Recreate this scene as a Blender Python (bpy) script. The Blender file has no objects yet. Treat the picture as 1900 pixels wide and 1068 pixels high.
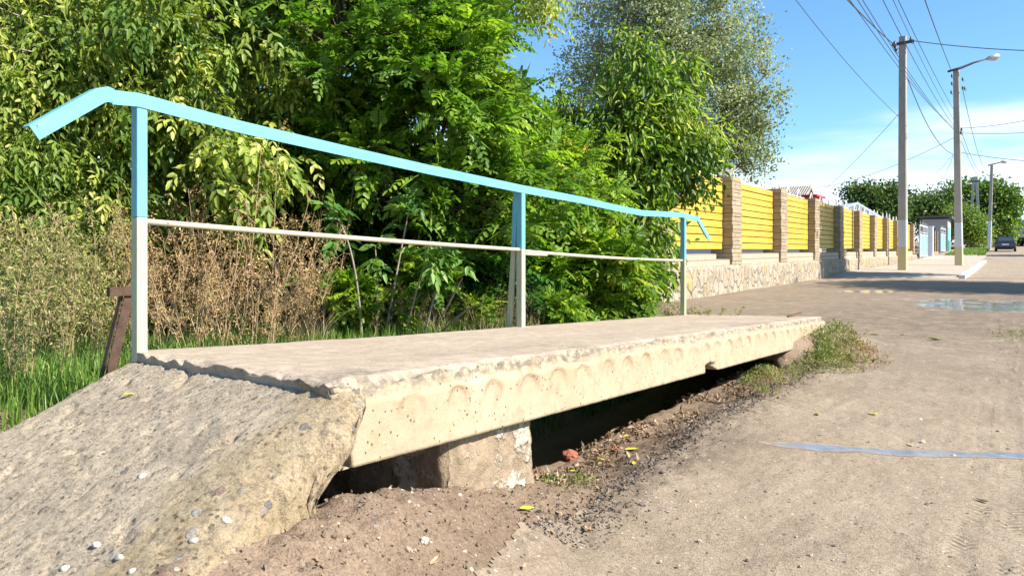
import bpy, math, random
import numpy as np
from mathutils import Vector
R = math.radians
random.seed(7)
rng = np.random.default_rng(11)
scene = bpy.context.scene
COL = scene.collection
# ------------------------------------------------------------------ camera
# world: +y runs along the street away from the camera, +x towards the road, z = 0 at the near road surface
F = 1400.0            # focal length in px of the 1900 px wide photograph
HZ = 463.0            # horizon row
YAW = math.atan(0.6555)
CS, SN = math.cos(YAW), math.sin(YAW)
CAMZ = 0.90
cd = bpy.data.cameras.new('camera')
cam = bpy.data.objects.new('camera', cd); COL.objects.link(cam)
cam.location = (0, 0, CAMZ)
cam.rotation_euler = (R(90), 0, YAW)
cd.sensor_width = 36.0
cd.lens = 36.0 * F / 1900.0
cd.shift_y = -(534.0 - HZ) / 1900.0
cd.clip_start = 0.05; cd.clip_end = 3000
scene.camera = cam
# ------------------------------------------------------------------ light
scene.view_settings.view_transform = 'Standard'
scene.view_settings.look = 'None'
scene.view_settings.exposure = 1.15
scene.view_settings.gamma = 1.0
SUN_EL = R(41)
sx, sy = 0.985, 0.14
sundir = Vector((sx * math.cos(SUN_EL), sy * math.cos(SUN_EL), math.sin(SUN_EL)))
sl = bpy.data.lights.new('sun', 'SUN'); sl.energy = 5.0; sl.angle = R(0.55); sl.color = (1.0, 0.945, 0.86)
so = bpy.data.objects.new('sun', sl); COL.objects.link(so)
so.location = (20, 5, 30)
so.rotation_euler = sundir.to_track_quat('Z', 'Y').to_euler()
world = bpy.data.worlds.new("World"); scene.world = world; world.use_nodes = True
wt = world.node_tree; wt.nodes.clear()
def wn(t, **k):
    n = wt.nodes.new(t)
    for a, b in k.items(): setattr(n, a, b)
    return n
sky = wn('ShaderNodeTexSky', sky_type='NISHITA', sun_disc=False, sun_elevation=SUN_EL,
         sun_rotation=math.atan2(sx, sy), air_density=1.0, dust_density=0.3, ozone_density=2.0)
tint = wn('ShaderNodeMix', data_type='RGBA', blend_type='MULTIPLY'); tint.inputs[0].default_value = 1
tint.inputs[7].default_value = (0.72, 1.03, 1.20, 1)
wt.links.new(sky.outputs[0], tint.inputs[6])
tc = wn('ShaderNodeTexCoord')
mp = wn('ShaderNodeMapping'); mp.inputs['Scale'].default_value = (1.4, 1.4, 9.0); mp.inputs['Location'].default_value = (3.1, 0.4, 0.2)
wt.links.new(tc.outputs['Generated'], mp.inputs[0])
nz = wn('ShaderNodeTexNoise'); nz.inputs['Scale'].default_value = 1.6; nz.inputs['Detail'].default_value = 7; nz.inputs['Roughness'].default_value = 0.55
wt.links.new(mp.outputs[0], nz.inputs['Vector'])
sp = wn('ShaderNodeSeparateXYZ'); wt.links.new(tc.outputs['Generated'], sp.inputs[0])
el = wn('ShaderNodeMapRange', interpolation_type='SMOOTHSTEP')      # more cloud low down
el.inputs['From Min'].default_value = 0.02; el.inputs['From Max'].default_value = 0.235
el.inputs['To Min'].default_value = 0.42; el.inputs['To Max'].default_value = -0.17
wt.links.new(sp.outputs['Z'], el.inputs['Value'])
ad = wn('ShaderNodeMath', operation='ADD'); wt.links.new(nz.outputs['Fac'], ad.inputs[0]); wt.links.new(el.outputs[0], ad.inputs[1])
cr = wn('ShaderNodeMapRange', interpolation_type='SMOOTHSTEP')
cr.inputs['From Min'].default_value = 0.50; cr.inputs['From Max'].default_value = 0.82
cr.inputs['To Min'].default_value = 0.0; cr.inputs['To Max'].default_value = 0.9
wt.links.new(ad.outputs[0], cr.inputs['Value'])
mx = wn('ShaderNodeMix', data_type='RGBA'); mx.inputs[7].default_value = (6.2, 6.9, 7.6, 1)
wt.links.new(cr.outputs[0], mx.inputs[0]); wt.links.new(tint.outputs[2], mx.inputs[6])
bg = wn('ShaderNodeBackground'); bg.inputs[1].default_value = 0.086
wt.links.new(mx.outputs[2], bg.inputs[0])
wo = wn('ShaderNodeOutputWorld'); wt.links.new(bg.outputs[0], wo.inputs[0])
scene.cycles.max_bounces = 6
scene.cycles.transparent_max_bounces = 4

# ------------------------------------------------------------------ numpy noise
_T = rng.random(8192).astype(np.float32)
def _h(ix, iy, iz):
    h = (ix * 374761393 + iy * 668265263 + iz * 2147483647 * 3 + iz * 1274126177) & 0x7fffffff
    h = ((h ^ (h >> 13)) * 1274126177) & 0x7fffffff
    return _T[(h ^ (h >> 16)) & 8191]
def vnoise(x, y, z=0.0):
    x = np.asarray(x, float); y = np.asarray(y, float) + 0 * x; z = np.asarray(z, float) + 0 * x
    ix = np.floor(x).astype(np.int64); iy = np.floor(y).astype(np.int64); iz = np.floor(z).astype(np.int64)
    fx, fy, fz = x - ix, y - iy, z - iz
    u = fx * fx * (3 - 2 * fx); v = fy * fy * (3 - 2 * fy); w = fz * fz * (3 - 2 * fz)
    def L(a, b, t): return a + (b - a) * t
    return L(L(L(_h(ix, iy, iz), _h(ix+1, iy, iz), u), L(_h(ix, iy+1, iz), _h(ix+1, iy+1, iz), u), v),
             L(L(_h(ix, iy, iz+1), _h(ix+1, iy, iz+1), u), L(_h(ix, iy+1, iz+1), _h(ix+1, iy+1, iz+1), u), v), w) * 2 - 1
def fbm(x, y, z=0.0, o=4, g=0.5):
    s = 0; a = 1; f = 1; t = 0
    for k in range(o):
        s = s + a * vnoise(np.asarray(x) * f + 17.3 * k, np.asarray(y) * f + 5.1 * k, np.asarray(z) * f + 9.7 * k); t += a; a *= g; f *= 2.03
    return s / t
def sst(a, b, x):
    t = np.clip((np.asarray(x, float) - a) / (b - a), 0, 1); return t * t * (3 - 2 * t)
def at(px, py, Yc):
    Xc = (px - 950.0) / F * Yc
    return Vector((CS * Xc - SN * Yc, SN * Xc + CS * Yc, CAMZ - (py - HZ) / F * Yc))
def on_x(px, py, x):          # point of the vertical plane x = const seen at a pixel
    r = (px - 950.0) / F
    y = x * (CS + SN * r) / (CS * r - SN); Yc = -SN * x + CS * y
    return Vector((x, y, CAMZ - (py - HZ) / F * Yc))

# ------------------------------------------------------------------ object helpers
def tag(o, label=None, cat=None, group=None, kind=None):
    if label: o['label'] = label
    if cat: o['category'] = cat
    if group: o['group'] = group
    if kind: o['kind'] = kind
    return o
def empty(name, loc, label, cat, group=None):
    o = bpy.data.objects.new(name, None); COL.objects.link(o); o.location = loc; o.empty_display_size = 0.2
    return tag(o, label, cat, group)
def link(name, me, mats, parent=None):
    o = bpy.data.objects.new(name, me); COL.objects.link(o)
    for m in (mats if isinstance(mats, (list, tuple)) else [mats]): me.materials.append(m)
    if parent is not None:
        o.parent = parent
        me.transform(parent.matrix_basis.inverted())   # parts are modelled in world coordinates
    return o
def np_mesh(name, V, Fc, n=4, smooth=False, mi=None, attrs=None):
    me = bpy.data.meshes.new(name)
    V = np.asarray(V, np.float32).reshape(-1, 3); Fc = np.asarray(Fc, np.int32).reshape(-1, n)
    me.vertices.add(len(V)); me.vertices.foreach_set('co', V.ravel())
    me.loops.add(Fc.size); me.loops.foreach_set('vertex_index', Fc.ravel())
    me.polygons.add(len(Fc)); me.polygons.foreach_set('loop_start', np.arange(0, Fc.size, n, dtype=np.int32))
    if mi is not None: me.polygons.foreach_set('material_index', np.asarray(mi, np.int32))
    me.update(calc_edges=True); me.validate(clean_customdata=False)
    if smooth: me.polygons.foreach_set('use_smooth', np.ones(len(me.polygons), bool))
    for k, (dom, a) in (attrs or {}).items():
        at_ = me.attributes.new(k, 'FLOAT', dom); at_.data.foreach_set('value', np.asarray(a, np.float32))
    return me
class MB:
    """collects simple shapes and links them as one mesh"""
    def __init__(s): s.v = []; s.f = []; s.m = []
    def add(s, vs, fs, m=0):
        b = len(s.v); s.v += [tuple(v) for v in vs]; s.f += [tuple(b + i for i in f) for f in fs]; s.m += [m] * len(fs)
    def box(s, a, b, m=0, jit=0.0):
        (x0, y0, z0), (x1, y1, z1) = a, b
        vs = [(x0,y0,z0),(x1,y0,z0),(x1,y1,z0),(x0,y1,z0),(x0,y0,z1),(x1,y0,z1),(x1,y1,z1),(x0,y1,z1)]
        if jit: vs = [tuple(c + random.uniform(-jit, jit) for c in v) for v in vs]
        s.add(vs, [(0,3,2,1),(4,5,6,7),(0,1,5,4),(1,2,6,5),(2,3,7,6),(3,0,4,7)], m)
    def bar(s, p, q, w, h=None, m=0, up=(0, 0, 1)):
        h = h or w; p = Vector(p); q = Vector(q); d = (q - p).normalized(); u = Vector(up)
        r = d.cross(u)
        if r.length < 1e-4: r = d.cross(Vector((1, 0, 0)))
        r.normalize(); u = r.cross(d)
        vs = [c + r * (a * w / 2) + u * (b * h / 2) for c in (p, q) for a, b in ((-1,-1),(1,-1),(1,1),(-1,1))]
        s.add(vs, [(3,2,1,0),(4,5,6,7),(0,1,5,4),(1,2,6,5),(2,3,7,6),(3,0,4,7)], m)
    def tube(s, pts, rad, n=10, m=0, cap=True):
        pts = [Vector(p) for p in pts]; K = len(pts)
        rad = rad if isinstance(rad, (list, tuple)) else [rad] * K
        b = len(s.v); u = None
        for i, p in enumerate(pts):
            d = (pts[min(i+1, K-1)] - pts[max(i-1, 0)]).normalized()
            if u is None: u = d.orthogonal().normalized()
            u = (u - d * u.dot(d)).normalized(); w = d.cross(u)
            for k in range(n):
                a = 2 * math.pi * k / n; s.v.append(tuple(p + (u * math.cos(a) + w * math.sin(a)) * rad[i]))
        for i in range(K - 1):
            for k in range(n):
                s.f.append((b+i*n+k, b+i*n+(k+1) % n, b+(i+1)*n+(k+1) % n, b+(i+1)*n+k)); s.m.append(m)
        if cap:
            s.f.append(tuple(b + k for k in reversed(range(n)))); s.m.append(m)
            s.f.append(tuple(b + (K-1)*n + k for k in range(n))); s.m.append(m)
    def prism(s, poly, axis, a, b, m=0):
        """poly: 2-D outline; axis 'x' (poly = y,z), 'y' (poly = x,z), 'z' (poly = x,y)"""
        def P(u, v, t): return {'x': (t, u, v), 'y': (u, t, v), 'z': (u, v, t)}[axis]
        n = len(poly); vs = [P(u, v, a) for u, v in poly] + [P(u, v, b) for u, v in poly]
        s.add(vs, [tuple(range(n)), tuple(reversed(range(n, 2*n)))] + [(i, i+n, (i+1) % n + n, (i+1) % n) for i in range(n)], m)
    def build(s, name, mats, parent=None, bevel=0, smooth=False):
        me = bpy.data.meshes.new(name); me.from_pydata(s.v, [], s.f); me.update()
        me.polygons.foreach_set('material_index', np.array(s.m, np.int32))
        import bmesh
        bm = bmesh.new(); bm.from_mesh(me); bmesh.ops.recalc_face_normals(bm, faces=bm.faces); bm.to_mesh(me); bm.free()
        if smooth: me.polygons.foreach_set('use_smooth', np.ones(len(me.polygons), bool))
        o = link(name, me, mats, parent)
        if bevel:
            b = o.modifiers.new('bevel', 'BEVEL'); b.width = bevel; b.segments = 2; b.limit_method = 'ANGLE'
        return o
def tubes(name, C, rad, mat, parent=None, n=5):
    """many curved tubes in one mesh: C (M,K,3), rad (M,K)"""
    C = np.asarray(C, float); M, K, _ = C.shape; rad = np.asarray(rad, float) * np.ones((M, K))
    D = np.gradient(C, axis=1); D /= np.linalg.norm(D, axis=2, keepdims=True) + 1e-9
    ref = np.where(np.abs(D[:, :1, 2:3]) > 0.9, np.array([1.0, 0, 0]), np.array([0, 0, 1.0]))
    U = np.cross(D, ref); U /= np.linalg.norm(U, axis=2, keepdims=True) + 1e-9
    W = np.cross(D, U)
    a = np.arange(n) * 2 * np.pi / n
    V = C[:, :, None] + rad[:, :, None, None] * (U[:, :, None] * np.cos(a)[:, None] + W[:, :, None] * np.sin(a)[:, None])
    idx = np.arange(M * K * n).reshape(M, K, n)
    A = idx[:, :-1]; B = idx[:, 1:]
    Fc = np.stack([A, np.roll(A, -1, 2), np.roll(B, -1, 2), B], -1)
    return link(name, np_mesh(name, V, Fc, 4, True), mat, parent)

# ------------------------------------------------------------------ material helpers
class Mat:
    def __init__(s, name, rough=0.85, spec=0.3):
        s.m = bpy.data.materials.new(name); s.m.use_nodes = True; s.t = s.m.node_tree
        s.b = s.t.nodes['Principled BSDF']; s.b.inputs['Roughness'].default_value = rough
        s.b.inputs['Specular IOR Level'].default_value = spec
        s.tc = s.t.nodes.new('ShaderNodeTexCoord'); s.h = []
    def n(s, t, **k):
        n = s.t.nodes.new(t)
        for a, b in k.items(): setattr(n, a, b)
        return n
    def l(s, a, b): s.t.links.new(a, b)
    def pos(s, sc=(1, 1, 1), rot=(0, 0, 0), src='Object'):
        m = s.n('ShaderNodeMapping'); m.inputs['Scale'].default_value = sc; m.inputs['Rotation'].default_value = rot
        s.l(s.tc.outputs[src], m.inputs[0]); return m.outputs[0]
    def noise(s, scale, detail=6, rough=0.6, vec=None, dist=0.0):
        n = s.n('ShaderNodeTexNoise'); n.inputs['Scale'].default_value = scale; n.inputs['Detail'].default_value = detail
        n.inputs['Roughness'].default_value = rough; n.inputs['Distortion'].default_value = dist
        s.l(vec or s.tc.outputs['Object'], n.inputs['Vector']); return n.outputs['Fac']
    def vor(s, scale, feat='F1', vec=None, out='Distance', rnd=1.0):
        n = s.n('ShaderNodeTexVoronoi', feature=feat); n.inputs['Scale'].default_value = scale; n.inputs['Randomness'].default_value = rnd
        s.l(vec or s.tc.outputs['Object'], n.inputs['Vector']); return n.outputs[out]
    def ramp(s, fac, stops, interp='LINEAR'):
        r = s.n('ShaderNodeValToRGB'); r.color_ramp.interpolation = interp
        e = r.color_ramp.elements
        while len(e) < len(stops): e.new(0.5)
        for i, (p, c) in enumerate(stops):
            e[i].position = p; e[i].color = (c if len(c) == 4 else (*c, 1)) if isinstance(c, tuple) else (c, c, c, 1)
        s.l(fac, r.inputs[0]); return r.outputs[0]
    def mr(s, v, a, b, c=0.0, d=1.0):
        r = s.n('ShaderNodeMapRange'); s.l(v, r.inputs[0])
        for i, q in enumerate((a, b, c, d)): r.inputs[i + 1].default_value = q
        return r.outputs[0]
    def mix(s, f, a, b, mode='MIX'):
        m = s.n('ShaderNodeMix', data_type='RGBA', blend_type=mode)
        for i, q in ((0, f), (6, a), (7, b)):
            if hasattr(q, 'is_linked'): s.l(q, m.inputs[i])
            else: m.inputs[i].default_value = q if i == 0 else ((*q, 1) if len(q) == 3 else q)
        return m.outputs[2]
    def math(s, op, a, b=None):
        m = s.n('ShaderNodeMath', operation=op)
        for i, q in enumerate((a, b)):
            if q is None: continue
            if hasattr(q, 'is_linked'): s.l(q, m.inputs[i])
            else: m.inputs[i].default_value = q
        return m.outputs[0]
    def attr(s, name):
        a = s.n('ShaderNodeAttribute', attribute_name=name); return a.outputs['Fac']
    def col(s, c):
        if hasattr(c, 'is_linked'): s.l(c, s.b.inputs['Base Color'])
        else: s.b.inputs['Base Color'].default_value = (*c, 1)
        return s
    def bump(s, h, dist=0.01, strength=1.0):
        b = s.n('ShaderNodeBump'); b.inputs['Distance'].default_value = dist; b.inputs['Strength'].default_value = strength
        s.l(h, b.inputs['Height'])
        if s.h: s.l(s.h[-1], b.inputs['Normal'])
        s.h.append(b.outputs[0]); s.l(b.outputs[0], s.b.inputs['Normal']); return s
def plain(name, c, rough=0.7, spec=0.3, var=0.25, scale=6, metal=0.0, bump=0.0):
    m = Mat(name, rough, spec); m.b.inputs['Metallic'].default_value = metal
    f = m.noise(scale, 6, 0.65)
    m.col(m.ramp(f, [(0.25, tuple(x * (1 - var) for x in c)), (0.75, tuple(min(1, x * (1 + var)) for x in c))]))
    if bump: m.bump(m.noise(scale * 8, 4), bump)
    return m.m
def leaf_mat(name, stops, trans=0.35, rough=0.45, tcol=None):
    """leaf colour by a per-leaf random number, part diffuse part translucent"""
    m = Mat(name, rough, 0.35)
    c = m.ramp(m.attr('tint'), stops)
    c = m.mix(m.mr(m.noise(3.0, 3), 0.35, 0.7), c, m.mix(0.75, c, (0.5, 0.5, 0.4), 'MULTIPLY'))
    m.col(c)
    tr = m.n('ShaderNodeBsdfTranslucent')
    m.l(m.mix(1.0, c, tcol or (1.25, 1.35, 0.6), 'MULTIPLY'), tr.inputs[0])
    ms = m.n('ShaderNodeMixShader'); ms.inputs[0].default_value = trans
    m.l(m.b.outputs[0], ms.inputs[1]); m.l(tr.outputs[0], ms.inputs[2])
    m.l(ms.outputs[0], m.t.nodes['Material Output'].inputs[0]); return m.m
# ------------------------------------------------------------------ terrain height
_ky = [-400, 0, 30, 40, 55, 65, 80, 110, 160, 400, 2500]
_kz = [0, 0, 0.02, 0.06, 0.22, 0.40, 0.72, 1.25, 2.1, 4.5, 9.0]
def G0(y): return np.interp(y, _ky, _kz)
def slab_top(x, y): return 0.568 - 0.047 * (y - 1.41) + 0.03 * (x + 1.38)
def road_edge(y):
    e = np.interp(y, [0, 1.2, 1.8, 2.7, 4, 6, 7.4, 8.7, 14, 20], [-0.72, -0.98, -1.16, -1.24, -1.33, -1.2, -1.35, -4.8, -4.8, -4.8])
    return e + 0.05 * fbm(np.asarray(y) * 2.2, 3.3, o=4) + 0.02 * vnoise(np.asarray(y) * 14, 0.5)
def puddle(x, y):
    # thin film running across the road, and wider wet areas further off
    n = fbm(x * 2.2, y * 2.2, 4.0, 4)
    yc = np.interp(x, [-1.2, -0.9, -0.6, -0.33, 0.06, 1.0], [3.44, 3.51, 3.59, 3.69, 3.90, 4.45])
    w = np.interp(x, [-1.05, -0.9, -0.7, 0.2, 2.5], [-0.05, 0.010, 0.046, 0.046, 0.05])
    a = sst(0.028, -0.028, np.abs(y - yc) - w * (1 + 0.7 * n))
    a = a * (x > -1.15)
    c = at(1900, 573, 11.4); u = (x - c.x); v = (y - c.y)
    ca, sa = 0.836, 0.548
    uu = u * ca + v * sa; vv = -u * sa + v * ca
    b = sst(0.1, -0.1, ((uu - 0.4) / 1.85) ** 2 + (vv / 1.9) ** 2 - 0.75 + 1.3 * n)
    c2 = at(1620, 541, 15.6); uu = (x - c2.x) * ca + (y - c2.y) * sa; vv = -(x - c2.x) * sa + (y - c2.y) * ca
    d = sst(0.1, -0.1, (uu / 0.75) ** 2 + (vv / 0.45) ** 2 - 1 + 0.8 * n)
    return np.maximum(np.maximum(a, b), d)
def ground_z(x, y, fine=True):
    x = np.asarray(x, float); y = np.asarray(y, float)
    z = G0(y) + 0.018 * fbm(x * 0.7, y * 0.5, 1.0, 3) * sst(60, 20, y)
    near = sst(16, 9, y) * sst(7, 4, np.abs(x))
    # dirt bank against the ramp
    ridge = np.exp(-((x + 1.30) / 0.30) ** 2) * sst(2.15, 1.25, y) * sst(-0.4, 0.5, y)
    z = z + 0.30 * ridge
    # low rise at the foot of the block
    z = z + 0.11 * np.exp(-((x + 1.45) / 0.22) ** 2 - ((y - 2.0) / 0.45) ** 2)
    # ditch under the slab
    dit = sst(-1.58, -2.0, x) * sst(-3.3, -2.7, x) * sst(1.5, 2.1, y) * sst(7.4, 6.6, y)
    z = z - 0.38 * dit
    # gutter between asphalt and slab
    z = z - 0.006 * sst(-1.2, -1.45, x) * sst(2.4, 3, y) * sst(7.2, 6.0, y) * (x > -2.7)
    # verge behind the slab, and bank at the far end of the slab
    z = z + 0.27 * sst(-2.65, -3.0, x) * sst(9.3, 7.0, y)
    z = z + 0.15 * sst(6.25, 6.9, y) * sst(8.2, 7.3, y) * sst(-0.95, -1.35, x) * sst(-3.3, -2.8, x)
    # open plot behind falls away
    z = z - 0.25 * sst(-5.2, -9, x) * sst(14, 8, y)
    if fine:
        rough = 0.35 + 1.5 * sst(-0.9, -1.25, x) * sst(9, 6, y) * (1 - 0.5 * sst(2, 3, y))
        z = z + near * (0.007 * fbm(x * 3.1, y * 3.1, 2.0, 3) + rough * (0.010 * fbm(x * 9, y * 9, 3.0, 3) + 0.007 * vnoise(x * 31, y * 31, 5.0)))
        z = z - (0.010 * np.exp(-((x - 0.02) / .16) ** 2) + 0.012 * np.exp(-((x - 1.4) / .2) ** 2) - 0.006 * np.exp(-((x - .32) / .1) ** 2)) * (0.6 + .6 * vnoise(x * .5, y * .5)) * sst(24, 12, y)
        z = z - 0.002 * puddle(x, y) * sst(30, 20, y)
    return z
# ------------------------------------------------------------------ ground materials
def sandy(name, base, dark, light, gravel=0.35, tracks=False, wet=True):
    m = Mat(name, 0.92, 0.25); damp_shade = m.attr('damp_shade')
    big = m.noise(0.9, 6, 0.6); mid = m.noise(7, 8, 0.7); fine = m.noise(95, 5, 0.75)
    streak = m.noise(3.0, 7, 0.65, m.pos((2.6, 0.5, 1)), 0.6)
    c = m.mix(m.mr(big, 0.36, 0.66), base, light)
    c = m.mix(m.mr(streak, 0.50, 0.72, 0, 0.75), c, dark)
    c = m.mix(m.mr(mid, 0.35, 0.75, 0.0, 0.55), c, base)
    grit = m.vor(140); c = m.mix(m.mr(grit, 0.10, 0.34, 0.55, 0.0), c, dark)
    c = m.mix(m.math('MULTIPLY', damp_shade, m.mr(m.noise(5, 6, .7), .3, .6, .25, .9)), c, tuple(q * .72 for q in dark))
    peb = m.vor(52, out='Color')
    sepc = m.n('ShaderNodeSeparateColor'); m.l(peb, sepc.inputs[0])
    pd = m.vor(52)
    pm = m.math('MULTIPLY', m.mr(pd, 0.28, 0.34, 1, 0), m.mr(sepc.outputs[0], 0.86, 0.88, 0, 1))
    c = m.mix(pm, c, m.ramp(sepc.outputs[1], [(0.2, (0.10, 0.08, 0.065)), (0.8, (0.55, 0.47, 0.38))]))
    c = m.mix(m.mr(m.noise(58, 6, .8, m.pos((1, 1.25, 1))), 0.50, 0.66, 0, .6), c, tuple(q * .72 for q in dark)); c = m.mix(m.mr(m.noise(75, 5, .8), 0.52, 0.68, 0, .5), c, tuple(min(1, q * 1.18) for q in light))
    m.col(m.mix(m.mr(fine, 0.3, 0.62, 0.55, 0), c, tuple(q * 0.5 for q in dark)))
    h = m.math('ADD', m.math('MULTIPLY', fine, 0.5), m.math('MULTIPLY', m.mr(grit, 0, 0.5, 1, 0), gravel))
    m.bump(h, 0.005, 0.9); m.bump(mid, 0.012, 0.7); m.bump(m.noise(34, 7, .75), 0.005, .8); m.bump(m.noise(220, 2, .6), .0022, 1.0); m.bump(pm, 0.004, 0.8)
    if tracks:
        sep = m.n('ShaderNodeSeparateXYZ'); m.l(m.tc.outputs['Object'], sep.inputs[0])
        wob = m.math('MULTIPLY', m.math('SUBTRACT', m.noise(0.7, 2), 0.5), 0.16)
        X = m.math('ADD', sep.outputs['X'], wob)
        chev = m.math('SINE', m.math('MULTIPLY', m.math('ADD', sep.outputs['Y'], m.math('MULTIPLY', m.math('ABSOLUTE', m.math('SUBTRACT', m.math('FRACT', m.math('MULTIPLY', X, 12.0)), 0.5)), 0.07)), 2 * math.pi / 0.034))
        tot = None
        for x0, w in ((-0.10, 0.035), (0.02, 0.04), (0.11, 0.03), (1.35, 0.09)):
            k = m.mr(m.math('ABSOLUTE', m.math('SUBTRACT', X, x0)), w * 0.7, w * 1.25, 1, 0)
            tot = k if tot is None else m.math('MAXIMUM', tot, k)
        tot = m.math('MULTIPLY', tot, m.mr(m.noise(2.6, 4), 0.46, 0.60))
        m.bump(m.math('MULTIPLY', m.math('MULTIPLY', chev, tot), m.mr(mid, 0.38, 0.62, 0.0, 1)), 0.0045, 0.8)
        m.bump(m.math('MULTIPLY', tot, -1.0), 0.006, 0.6)
    return m.m
M_dirt = sandy('dirt', (0.245, 0.172, 0.115), (0.12, 0.078, 0.050), (0.33, 0.245, 0.165), 0.45)
M_road = sandy('dusty_road', (0.325, 0.25, 0.172), (0.185, 0.137, 0.095), (0.45, 0.36, 0.255), 0.3, tracks=True)
M_pave = sandy('pavement_concrete', (0.44, 0.375, 0.30), (0.30, 0.25, 0.20), (0.52, 0.45, 0.36), 0.2)
mw = Mat('muddy_water', 0.12, 0.5); mw.b.inputs['IOR'].default_value = 1.9
wet = mw.mr(mw.math('ADD', mw.attr('wet'), mw.math('MULTIPLY', mw.math('SUBTRACT', mw.noise(14, 6, .7), .5), .6)), .38, .80)
mw.col(mw.mix(wet, mw.mix(mw.mr(mw.noise(7, 8, .7), .35, .7), (0.285, 0.22, 0.15), (0.20, 0.15, 0.105)), mw.ramp(mw.noise(5), [(0.3, (0.17, 0.155, 0.15)), (0.7, (0.25, 0.23, 0.215))])))
mw.bump(mw.noise(40, 4), 0.0010, 0.5)
mw.l(mw.mr(mw.math('MULTIPLY', wet, mw.mr(mw.noise(22, 5), .3, .5, .7, 1)), 0, 1, 0.92, 0.07), mw.b.inputs['Roughness'])
mw.l(mw.mr(wet, 0, 1, .2, .7), mw.b.inputs['Specular IOR Level'])
M_water = mw.m
# ------------------------------------------------------------------ ground, road, pavement sheets
def axis(knots):
    out = []
    for (a, b, d0, d1) in knots:
        x = a
        while x < b - 1e-6:
            out.append(x); t = (x - a) / (b - a); x += d0 + (d1 - d0) * t
    out.append(knots[-1][1]); return np.array(out)
gx = axis([(-2500, -60, 400, 60), (-60, -8, 8, 1.0), (-8, -3.2, 0.5, 0.06), (-3.2, -1.75, 0.04, 0.02), (-1.75, 0.25, 0.0125, 0.0125), (0.25, 2.6, 0.0125, 0.06), (2.6, 12, 0.08, 0.6), (12, 60, 1, 9), (60, 2500, 30, 400)])
gy = axis([(-600, -10, 200, 5), (-10, 0.2, 2, 0.1), (0.2, 0.8, 0.03, 0.013), (0.8, 4.5, 0.0125, 0.0125), (4.5, 9, 0.0125, 0.04), (9, 24, 0.04, 0.2), (24, 60, 0.25, 0.8), (60, 200, 1, 6), (200, 2500, 12, 300)])
XX, YY = np.meshgrid(gx, gy, indexing='ij')
ZZ = ground_z(XX, YY)
nx, ny = XX.shape
ID = np.arange(nx * ny).reshape(nx, ny)
QUAD = np.stack([ID[:-1, :-1], ID[1:, :-1], ID[1:, 1:], ID[:-1, 1:]], -1).reshape(-1, 4)
cxm = (XX[:-1, :-1] + XX[1:, 1:]).ravel() / 2; cym = (YY[:-1, :-1] + YY[1:, 1:]).ravel() / 2
def sheet(name, mask, dz, mat, label=None):
    q = QUAD[mask]; u, inv = np.unique(q, return_inverse=True)
    V = np.stack([XX.ravel()[u], YY.ravel()[u], (ZZ + dz).ravel()[u]], -1)
    vx, vy = V[:, 0], V[:, 1]; pz = puddle(vx, vy + .05) * .0
    dm = .85 * np.interp(vy, [4.0, 5.5, 8, 17, 21], [0, .45, .85, .95, .35]) * sst(4.5, 2.0, vx - .12 * vy) * sst(24.5, 20, vy) + .95 * np.exp(-((vx - road_edge(vy) - .05) / .085) ** 2) * sst(1.9, 2.5, vy) * sst(6.4, 5.6, vy) + np.exp(-(((vx + 1.12) / .28) ** 2 + ((vy - 3.35) / .55) ** 2)) + .75 * sst(8.5, 11, vy) * sst(19, 14, vy) * sst(-3.2, -0.5, vx + .25 * (10 - vy)) + .9 * np.exp(-((vx + 1.36) / .14) ** 2) * sst(2.3, 2.8, vy) * sst(5.6, 5.0, vy)  # damp mud, plus tree shade across the road deepened in the colour
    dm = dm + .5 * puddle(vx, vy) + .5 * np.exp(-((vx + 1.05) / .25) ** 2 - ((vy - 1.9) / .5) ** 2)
    o = link(name, np_mesh(name, V, inv.reshape(-1, 4), 4, True, attrs={'damp_shade': ('POINT', np.clip(dm, 0, 1)), 'wet': ('POINT', puddle(vx, vy))}), mat)
    o['kind'] = 'structure'
    if label: o['label'] = label
    return o
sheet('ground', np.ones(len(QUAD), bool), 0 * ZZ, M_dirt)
inside = XX - road_edge(YY)
road_dz = 0.004 + (0.006 + 0.012 * sst(1.6, 2.6, YY)) * sst(0.0, 0.07, inside) + 0.006 * (1 - puddle(XX, YY)) * 0
rmask = (cxm > road_edge(cym)) & (cxm < 7.5) & (cym > -8) & (cym < 400)
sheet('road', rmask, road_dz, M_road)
pmask = puddle(cxm, cym) > 0.06
sheet('puddle', pmask & rmask & (cym < 9), road_dz + 0.0012, M_water)
sheet('puddle', pmask & rmask & (cym >= 9), road_dz + 0.0012, M_water)
pv = (cxm > -4.7) & (cxm < -1.18) & (cym > 25) & (cym < 63)
sheet('pavement', pv, 0.03 + 0.09 * sst(25, 27.5, YY), M_pave)
# kerb of painted blocks
M_kerb = plain('kerb_whitewash', (0.66, 0.63, 0.58), 0.85, var=0.25, scale=9, bump=0.01)
kb = MB(); y = 26.0; k = 0
while y < 50:
    x = -1.18 + (0.0 if y < 44 else (y - 44) * 0.01)
    z = float(G0(y)); dx = random.uniform(-0.02, 0.02)
    kb.box((x + dx, y, z - 0.1), (x + dx + 0.17, y + 0.97, z + 0.15 + random.uniform(-0.01, 0.01)), 0, 0.008); y += 1.0
kb.build('kerb', M_kerb, bevel=0.015)['kind'] = 'structure'
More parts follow.
